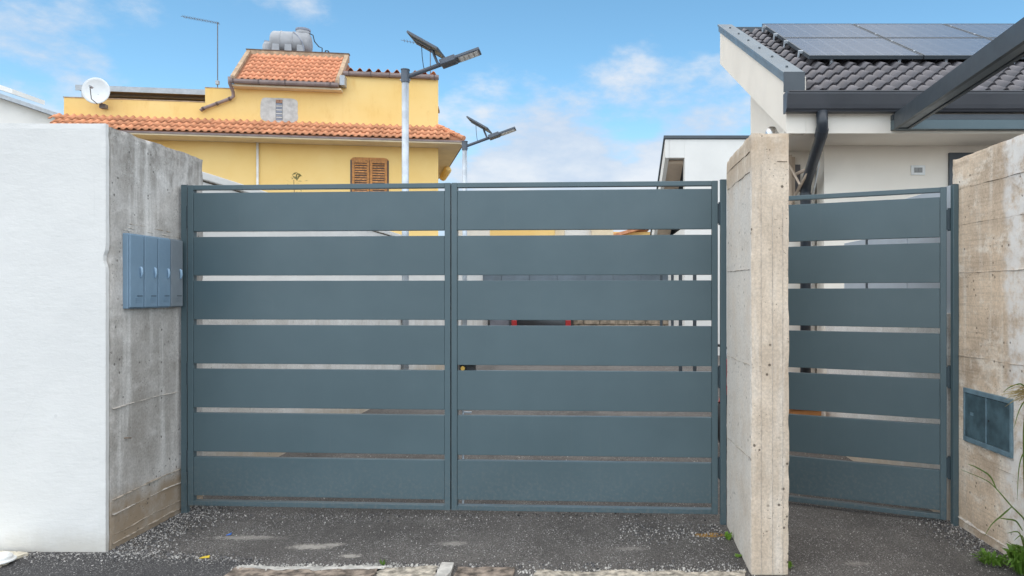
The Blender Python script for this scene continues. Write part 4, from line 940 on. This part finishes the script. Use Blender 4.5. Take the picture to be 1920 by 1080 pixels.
bm = NB(); tube(bm, [(-.05, 0, .80), (-.05, 0, .88)], .10, 16); obj('lid', bm, M['tank_lid'], t2, local=True)
pu = yt('water_pump', 'small dark pump with looped hose beside the roof water tank', 'pump', -4.05, 1.75, 9.745)
bm = NB(); tube(bm, [(-.10, 0, .28), (.10, 0, .28)], .10, 14); bx(bm, -.14, .18, -.1, .1, .0, .18); obj('body', bm, M['pumpblue'], pu, local=True)
bm = NB(); tube(bm, [(0, 0, .36), (.02, 0, .44), (.10, 0, .44), (.17, 0, .34), (.20, 0, .2), (.2, 0, .02)], .022, 8); obj('hose', bm, M['black'], pu, local=True, smooth=True)

# white house beyond, far left
wl = thing('house', 'white gabled house with grey eaves beyond the white street wall', 'house', (-24, 30, 0))
bm = prism(NB(), [(-32, 0), (-15, 0), (-15, 6.5), (-22.4, 9.02), (-25, 9.9), (-32, 7.5)], 'y', 27, 34); obj('wall', bm, M['white_far'], wl)
bm = prism(NB(), [(-25, 9.92), (-22.4, 9.04), (-14.6, 6.39), (-14.6, 6.55), (-22.4, 9.20), (-25, 10.08)], 'y', 26.6, 34.3); obj('roof', bm, M['alu'], wl)
bm = prism(NB(), [(-25, 10.22), (-21.75, 9.12), (-21.75, 9.30), (-25, 10.42)], 'y', 26.8, 28.4); obj('roof_edge', bm, M['white_far'], wl)

# ------------------------------------------------------------------ street lamps
def lamp(label, x, y):
    t = thing('street_lamp', label, 'street lamp', (x, y, 0), 0, 'solar street lamps along the drive')
    bm = NB(); tube(bm, [(0, 0, 0), (0, 0, 5.02)], .054, 18); po = obj('pole', bm, M['galv'], t, local=True, smooth=True)
    bm = NB(); tube(bm, [(0, 0, 0), (0, 0, .02)], .13, 18); obj('base_plate', bm, M['galv'], t, local=True)
    bm = NB(); tube(bm, [(0, 0, 4.93), (0, 0, 5.12)], .066, 18); tube(bm, [(0, 0, 5.121), (0, 0, 5.135)], .072, 18); co = obj('collar', bm, M['lamp_dark'], t, local=True)
    for z in (4.97, 5.06): bm = NB(); tube(bm, [(-.085, 0, z), (.085, 0, z)], .010, 6); obj('bolt', bm, M['galv'], co, local=True)
    ux, uz = math.cos(R(20)), math.sin(R(20))
    def q(s, n, yy): return (.06+s*ux-n*uz, yy, 5.03+s*uz+n*ux)
    bm = NB(); tube(bm, [q(-.06, 0, 0), q(.58, 0, 0)], .034, 12); obj('arm', bm, M['lamp_dark'], t, local=True)
    def blk(s0, s1, n0, n1, y0, y1): return hexa(NB(), [q(s0, n0, y0), q(s1, n0, y0), q(s1, n0, y1), q(s0, n0, y1)], [q(s0, n1, y0), q(s1, n1, y0), q(s1, n1, y1), q(s0, n1, y1)])
    hd = obj('lamp_head', blk(.54, .80, -.045, .045, -.12, .12), M['lamp_dark'], t, local=True, bevel=.012)
    obj('lamp_head', blk(.78, 1.20, -.030, .015, -.13, .13), M['lamp_dark'], t, local=True, bevel=.008)
    obj('led_lens', blk(.84, 1.17, -.038, -.0302, -.11, .11), M['led'], t, local=True)
    for k in range(4): obj('led_row', blk(.86+k*.078, .915+k*.078, -.043, -.0382, -.095, .095), M['white_plastic'], hd, local=True)
    # solar panel on its strut, tilted up towards the street side
    c = Vector((.345, 0, 5.515)); a = R(-30)
    def pm(bm): bm.transform(Matrix.Translation(c) @ Matrix.Rotation(R(-6), 4, 'Z') @ Matrix.Rotation(-a, 4, 'Y') @ Matrix.Rotation(R(-2.5), 4, 'X')); return bm
    sp = obj('solar_panel', pm(B(-.27, .27, -.24, .24, 0, .012)), M['cells'], t, local=True)
    obj('backsheet', pm(B(-.262, .262, -.232, .232, -.012, -.001)), M['panel_back'], sp, local=True)
    bm = NB(); bx(bm, -.28, .28, -.25, -.235, -.02, .014); bx(bm, -.28, .28, .235, .25, -.02, .014); bx(bm, -.28, -.265, -.235, .235, -.02, .014); bx(bm, .265, .28, -.235, .235, -.02, .014); obj('frame', pm(bm), M['lamp_dark'], sp, local=True)
    bm = NB(); bx(bm, -.24, .12, -.10, -.06, -.035, -.0125); bx(bm, -.24, .12, .06, .10, -.035, -.0125); obj('rail', pm(bm), M['lamp_dark'], sp, local=True)
    bm = NB(); tube(bm, [(.53, 0, 5.20), (.46, 0, 5.36), (.43, 0, 5.455)], .022, 10); obj('strut', bm, M['lamp_dark'], t, local=True)
    bm = NB(); tube(bm, [(.27, -.05, 5.50), (.275, -.03, 5.33), (.29, -.02, 5.20), (.30, 0, 5.13)], .006, 6); obj('cable', bm, M['black'], t, local=True)
lamp('solar street lamp on the drive in front of the yellow house wall', -2.925, 11.3)
lamp('solar street lamp further along, its post clear of the yellow house', -2.91, 16.6)

# ------------------------------------------------------------------ houses beyond the end of the drive
fh = thing('house', 'low yellow and white house beyond the end of the drive', 'house', (-1, 36, 0))
obj('wall', B(-4.75, -1.66, 34, 40, 0, 5.5), M['yellow'], fh); obj('wall', B(-1.655, -1.2, 34.1, 40, 0, 5.4), M['soffit'], fh); obj('wall', B(-1.195, .10, 34.3, 40, 0, 5.3), M['white_far'], fh); obj('wall', B(.105, 1.15, 34, 40, 0, 5.2), M['soffit'], fh)
obj('wall', B(-6.5, -4.755, 33.8, 40, 0, 5.2), M['white_far'], fh); obj('wall', B(1.155, 3.0, 34.6, 40, 0, 4.6), M['yellow'], fh)
bm = prism(NB(), [(1.15, 4.30), (3.05, 4.85), (3.05, 5.0), (1.15, 4.45)], 'y', 34, 40); obj('roof', bm, M['terracotta'], fh); obj('roof', B(-4.8, 1.16, 33.95, 40.1, 5.51, 5.58), M['terracotta'], fh)
for x in (-.70,): wq = obj('window', B(x-.3, x+.3, 33.97 if x < -1.7 else 34.27, 33.995 if x < -1.7 else 34.295, 2.6, 3.7), M['glass'], fh); 
for i, x in enumerate((-1.75, -.80)):
    t = thing('water_tank', ('round grey water tank above the yellow part of the far low house', 'round grey water tank above the white part of the far low house')[i], 'water tank', (x, 36, 5.58), group='far roof tanks')
    bm = NB(); tube(bm, [(0, 0, 0), (0, 0, .8), (0, 0, 1.0), (0, 0, 1.10)], [.36, .36, .30, .12], 20); obj('body', bm, M['tank_lid'], t, local=True, smooth=True)
    bm = NB(); tube(bm, [(0, 0, 1.09), (0, 0, 1.18)], .12, 16); obj('lid', bm, M['tank_lid'], t, local=True)

# ------------------------------------------------------------------ plants
def shrub(label, x, y, z0, h, spread, nb, seed, mat, lean=(0, 0)):
    rg = random.Random(seed)
    t = thing('shrub', label, 'shrub', (x, y, z0))
    tw = NB(); lf = NB()
    for b_ in range(nb):
        a = rg.uniform(0, 6.28); rr_ = spread*rg.uniform(.2, 1); p = Vector((0, 0, 0)); pts = [p.copy()]
        tgt = Vector((math.cos(a)*rr_+lean[0], math.sin(a)*rr_+lean[1], h*rg.uniform(.6, 1)))
        for k in range(1, 7):
            q = k/6; pts.append(Vector((tgt.x*q**1.3, tgt.y*q**1.3, tgt.z*q))+Vector((rg.gauss(0, .02), rg.gauss(0, .02), 0))*h*.5)
        tube(tw, pts, [.014*(1-.12*k) for k in range(7)], 5)
        for k in range(2, 7):
            for _ in range(16 if k > 3 else 6):
                c = pts[k]+Vector((rg.gauss(0, .05), rg.gauss(0, .05), rg.gauss(0, .06)))
                d = Vector((rg.gauss(0, 1), rg.gauss(0, 1), rg.gauss(0, .7))).normalized(); s = d.cross(Vector((rg.gauss(0, 1), rg.gauss(0, 1), rg.gauss(0, 1)))).normalized()
                ln = rg.uniform(.025, .05); wd = ln*.32
                vs_ = [lf.verts.new(c-d*ln), lf.verts.new(c+s*wd), lf.verts.new(c+d*ln), lf.verts.new(c-s*wd)]; lf.faces.new(vs_)
    obj('branches', tw, M['twig'], t, local=True); obj('foliage', lf, mat, t, local=True)
shrub('sparse twiggy shrub showing its top above the left gate leaf', -3.85, 9.5, 0, 3.10, .34, 11, 3, M['olive'])
shrub('sparse shrub behind the white wall near the first street lamp', -3.95, 12.2, 0, 2.75, .5, 12, 5, M['olive'])

def blade(bm, pts, w):
    pts = [Vector(p) for p in pts]
    # smooth by Catmull-Rom
    P_ = [pts[0]*2-pts[1]]+pts+[pts[-1]*2-pts[-2]]; line = []
    for i in range(1, len(P_)-2):
        for k in range(6):
            u = k/6; a, b_, c, d = P_[i-1:i+3]
            line.append(0.5*((2*b_)+(c-a)*u+(2*a-5*b_+4*c-d)*u*u+(3*b_-a-3*c+d)*u**3))
    line.append(pts[-1]); prev = None; m_ = len(line)
    for i, p in enumerate(line):
        q = i/(m_-1); ww_ = w*(1-q)**.6*min(1, .35+q*3)+.0006
        t_ = (line[min(i+1, m_-1)]-line[max(i-1, 0)]).normalized(); s = t_.cross(Vector((0.25, -1, .2))).normalized()
        r_ = [bm.verts.new(p-s*ww_), bm.verts.new(p+Vector((0, .0025, 0))*(1-q)), bm.verts.new(p+s*ww_)]
        if prev: bm.faces.new([prev[0], prev[1], r_[1], r_[0]]); bm.faces.new([prev[1], prev[2], r_[2], r_[1]])
        prev = r_
tg = thing('tall_grass', 'tall arching wild grass growing against the tan wall', 'grass plant', (2.43, 3.97, 0))
stems = [
 [(2.43, 3.97, 0), (2.46, 3.97, .20), (2.43, 3.97, .30), (2.355, 3.97, .38), (2.28, 3.98, .47), (2.22, 3.98, .52), (2.09, 4.0, .575)],
 [(2.28, 3.98, .47), (2.24, 3.98, .545), (2.17, 3.99, .59), (2.13, 4.0, .605)],
 [(2.365, 3.975, .375), (2.29, 3.95, .33), (2.23, 3.94, .285), (2.19, 3.94, .22)],
 [(2.42, 3.97, .24), (2.37, 3.95, .30), (2.31, 3.94, .315), (2.27, 3.94, .32)],
 [(2.43, 3.97, .0), (2.45, 3.96, .40), (2.45, 3.95, .62), (2.41, 3.94, .68), (2.375, 3.93, .60), (2.365, 3.93, .42)],
 [(2.44, 3.97, .0), (2.43, 3.96, .25), (2.425, 3.95, .45), (2.44, 3.95, .54), (2.47, 3.95, .56), (2.49, 3.95, .5)],
 [(2.45, 3.98, .0), (2.43, 3.97, .5), (2.42, 3.96, .8), (2.43, 3.95, .98), (2.40, 3.94, 1.06), (2.33, 3.93, 1.05), (2.28, 3.92, 1.02)],
 [(2.45, 3.98, .0), (2.46, 3.96, .6), (2.46, 3.95, .95), (2.41, 3.93, .97), (2.37, 3.92, .92), (2.34, 3.92, .82)],
 [(2.44, 3.97, .0), (2.40, 3.95, .12), (2.36, 3.93, .16), (2.30, 3.92, .20)],
 [(2.44, 3.97, .0), (2.41, 3.94, .18), (2.38, 3.92, .23), (2.33, 3.9, .21)],
 [(2.44, 3.97, .10), (2.40, 3.95, .21), (2.37, 3.94, .245), (2.31, 3.93, .24)],
 [(2.46, 3.97, .0), (2.44, 3.95, .35), (2.47, 3.94, .52), (2.5, 3.93, .58)]]
for i, s_ in enumerate(stems):
    bm = NB(); blade(bm, s_, .0055 if i not in (4, 6, 7) else .0075); obj('blade', bm, M['grass'], tg)
bm = NB(); rg = random.Random(2)
for i in range(46):
    x0, z0 = 2.46+rg.uniform(-.03, .02), 1.0+rg.uniform(-.03, .03); a = rg.uniform(2.6, 3.6); ln = rg.uniform(.08, .16)
    blade(bm, [(x0, 3.94, z0), (x0+math.cos(a)*ln*.5, 3.93+rg.uniform(-.02, .02), z0+math.sin(a)*ln*.4+.02), (x0+math.cos(a)*ln, 3.93+rg.uniform(-.03, .03), z0+math.sin(a)*ln*.6)], .0016)
obj('seed_head', bm, M['dry'], tg)
def weedclump(label, x, y, r, h, n, seed, mat):
    rg = random.Random(seed); t = thing('weed', label, 'weed', (x, y, 0.0))
    bm = NB()
    for i in range(n):
        a = rg.uniform(0, 6.28); d = r*math.sqrt(rg.random()); bz = rg.uniform(0, .25)*h
        c0 = Vector((math.cos(a)*d*.4, math.sin(a)*d*.4, 0)); tipv = Vector((math.cos(a)*d, math.sin(a)*d, h*rg.uniform(.3, 1))); midv = (c0+tipv)/2+Vector((0, 0, h*.25+bz))
        w_ = min(h, .12)*rg.uniform(.07, .15); dirn = (tipv-c0).normalized(); s = dirn.cross(Vector((rg.gauss(0, .4), rg.gauss(0, .4), 1))).normalized()
        A = bm.verts.new(c0); Bv = bm.verts.new(midv-s*w_); Cv = bm.verts.new(midv+s*w_); D = bm.verts.new(tipv); E_ = bm.verts.new(midv+Vector((0, 0, -w_*.4)))
        bm.faces.new([A, Bv, E_]); bm.faces.new([A, E_, Cv]); bm.faces.new([Bv, D, E_]); bm.faces.new([E_, D, Cv])
    obj('leaves', bm, mat, t, local=True)
weedclump('bright green broad-leaved weed clump at the foot of the tan wall', 2.42, 3.96, .12, .15, 150, 4, M['weed'])
weedclump('low green weeds creeping along the foot of the tan wall', 2.33, 4.12, .13, .06, 110, 6, M['weed'])
weedclump('little green weed tuft at the left foot of the free-standing pillar', .885, 4.52, .035, .05, 60, 7, M['moss'])
weedclump('thin mossy weeds along the street corner of the free-standing pillar', .882, 4.22, .03, .02, 40, 8, M['moss'])
weedclump('tiny green weed in the paving joint before the driveway gate', -1.19, 4.09, .035, .035, 26, 9, M['weed'])
weedclump('small weed tuft at the right foot of the free-standing pillar', 1.14, 4.05, .04, .04, 26, 10, M['moss'])

# litter
def scrap(label, x, y, mat, l, w_):
    bm = NB(); hexa(bm, [(-l, -w_, 0), (l, -w_*.6, .002), (l*.8, w_, .004), (-l*.7, w_*.8, 0)], [(-l, -w_, .003), (l, -w_*.6, .008), (l*.8, w_, .012), (-l*.7, w_*.8, .004)])
    o = obj('litter_scrap', bm, mat); o.location = (x, y, .004); props(o, label, 'litter')
scrap('yellow scrap of litter on the asphalt near the white wall', -2.27, 4.20, plain('yellow_scrap', (.7, .5, .05), .6), .028, .012)
scrap('blue scrap of litter on the asphalt before the left gate leaf', -2.33, 4.60, plain('blue_scrap', (.05, .16, .5), .5), .014, .012)

# ------------------------------------------------------------------ loose gravel
def gravel(name, label, mat, n, seed, size, fn):
    rg = random.Random(seed); verts = []; faces = []
    cnt = 0
    while cnt < n:
        p = fn(rg)
        if p is None: continue
        x, y = p; s = size*rg.choice((.5, .6, .7, .8, 1, 1, 1.3, 1.8 if rg.random() < .3 else 1)); b0 = len(verts); a = rg.uniform(0, 6.28)
        for k in range(5):
            q = a+k*1.2566; r_ = s*rg.uniform(.7, 1.15); verts.append((x+math.cos(q)*r_, y+math.sin(q)*r_, .002))
        for k in range(5):
            q = a+k*1.2566+.3; r_ = s*rg.uniform(.45, .75); verts.append((x+math.cos(q)*r_, y+math.sin(q)*r_, .004+s*rg.uniform(.5, .95)))
        for k in range(5): faces.append((b0+k, b0+(k+1) % 5, b0+5+(k+1) % 5, b0+5+k))
        faces.append(tuple(b0+5+k for k in range(5))); cnt += 1
    me = bpy.data.meshes.new(name); me.from_pydata(verts, [], faces); me.materials.append(mat)
    o = bpy.data.objects.new(name, me); COL.objects.link(o); props(o, label, 'gravel', kind='stuff')
def inwall(x, y): return (.87 < x < 1.13 and 3.94 < y < 4.86) or x > 2.485 or (x < -2.91 and y > 4.29)
def f_all(rg):
    x = rg.uniform(-3.6, 2.5); y = rg.uniform(3.85, 5.4)
    if noise.noise(Vector((x*2.2, y*4, 3)))+.25*rg.random() < rg.uniform(-.35, .45): return None
    return None if inwall(x, y) else (x, y)
def f_edge(rg):
    k = rg.random()
    if k < .34: x = -2.91+abs(rg.gauss(0, .16)); y = rg.uniform(4.25, 5.3)
    elif k < .50: x = rg.uniform(-3.5, -2.6); y = 4.28-abs(rg.gauss(0, .06))
    elif k < .62: x = 2.48-abs(rg.gauss(0, .12)); y = rg.uniform(4.2, 5.0)
    elif k < .74: x = rg.uniform(-2.9, -1.9); y = 4.28-.14*((x+2.9)/.95)+rg.gauss(0, .04)
    elif k < .84: x = rg.uniform(.2, .88); y = 4.65+rg.gauss(0, .10)
    elif k < .92: x = rg.uniform(-2.0, .9); y = 4.08+rg.gauss(0, .03)
    else: x = rg.uniform(-2.8, .8); y = 4.98+rg.gauss(0, .05)
    return None if inwall(x, y) else (x, y)
gravel('loose_gravel', 'pale grit scattered over the asphalt', M['gravel_pale'], 2800, 1, .0029, f_all)
gravel('loose_gravel', 'pale gravel gathered along the foot of the walls', M['gravel_pale'], 2600, 2, .0050, f_edge)
gravel('loose_gravel', 'dark gravel gathered along the foot of the walls', M['gravel_dark'], 2000, 3, .0060, f_edge)
def f_pave(rg):
    k = rg.random(); x = rg.uniform(-2.02, -.86) if k < .6 else rg.uniform(-.4, .88)
    return (x, (4.06 if k < .6 else 3.995)+rg.gauss(0, .022)+.02*noise.noise(Vector((x*7, 0, 0))))
gravel('loose_gravel', 'white limestone chips along the broken paving edge', M['limestone'], 800, 6, .0052, f_pave)
def f_in(rg): return (rg.uniform(-2.9, 2.4), rg.uniform(5.4, 9))
gravel('loose_gravel', 'pale grit on the drive behind the gate', M['gravel_pale'], 900, 4, .007, f_in)
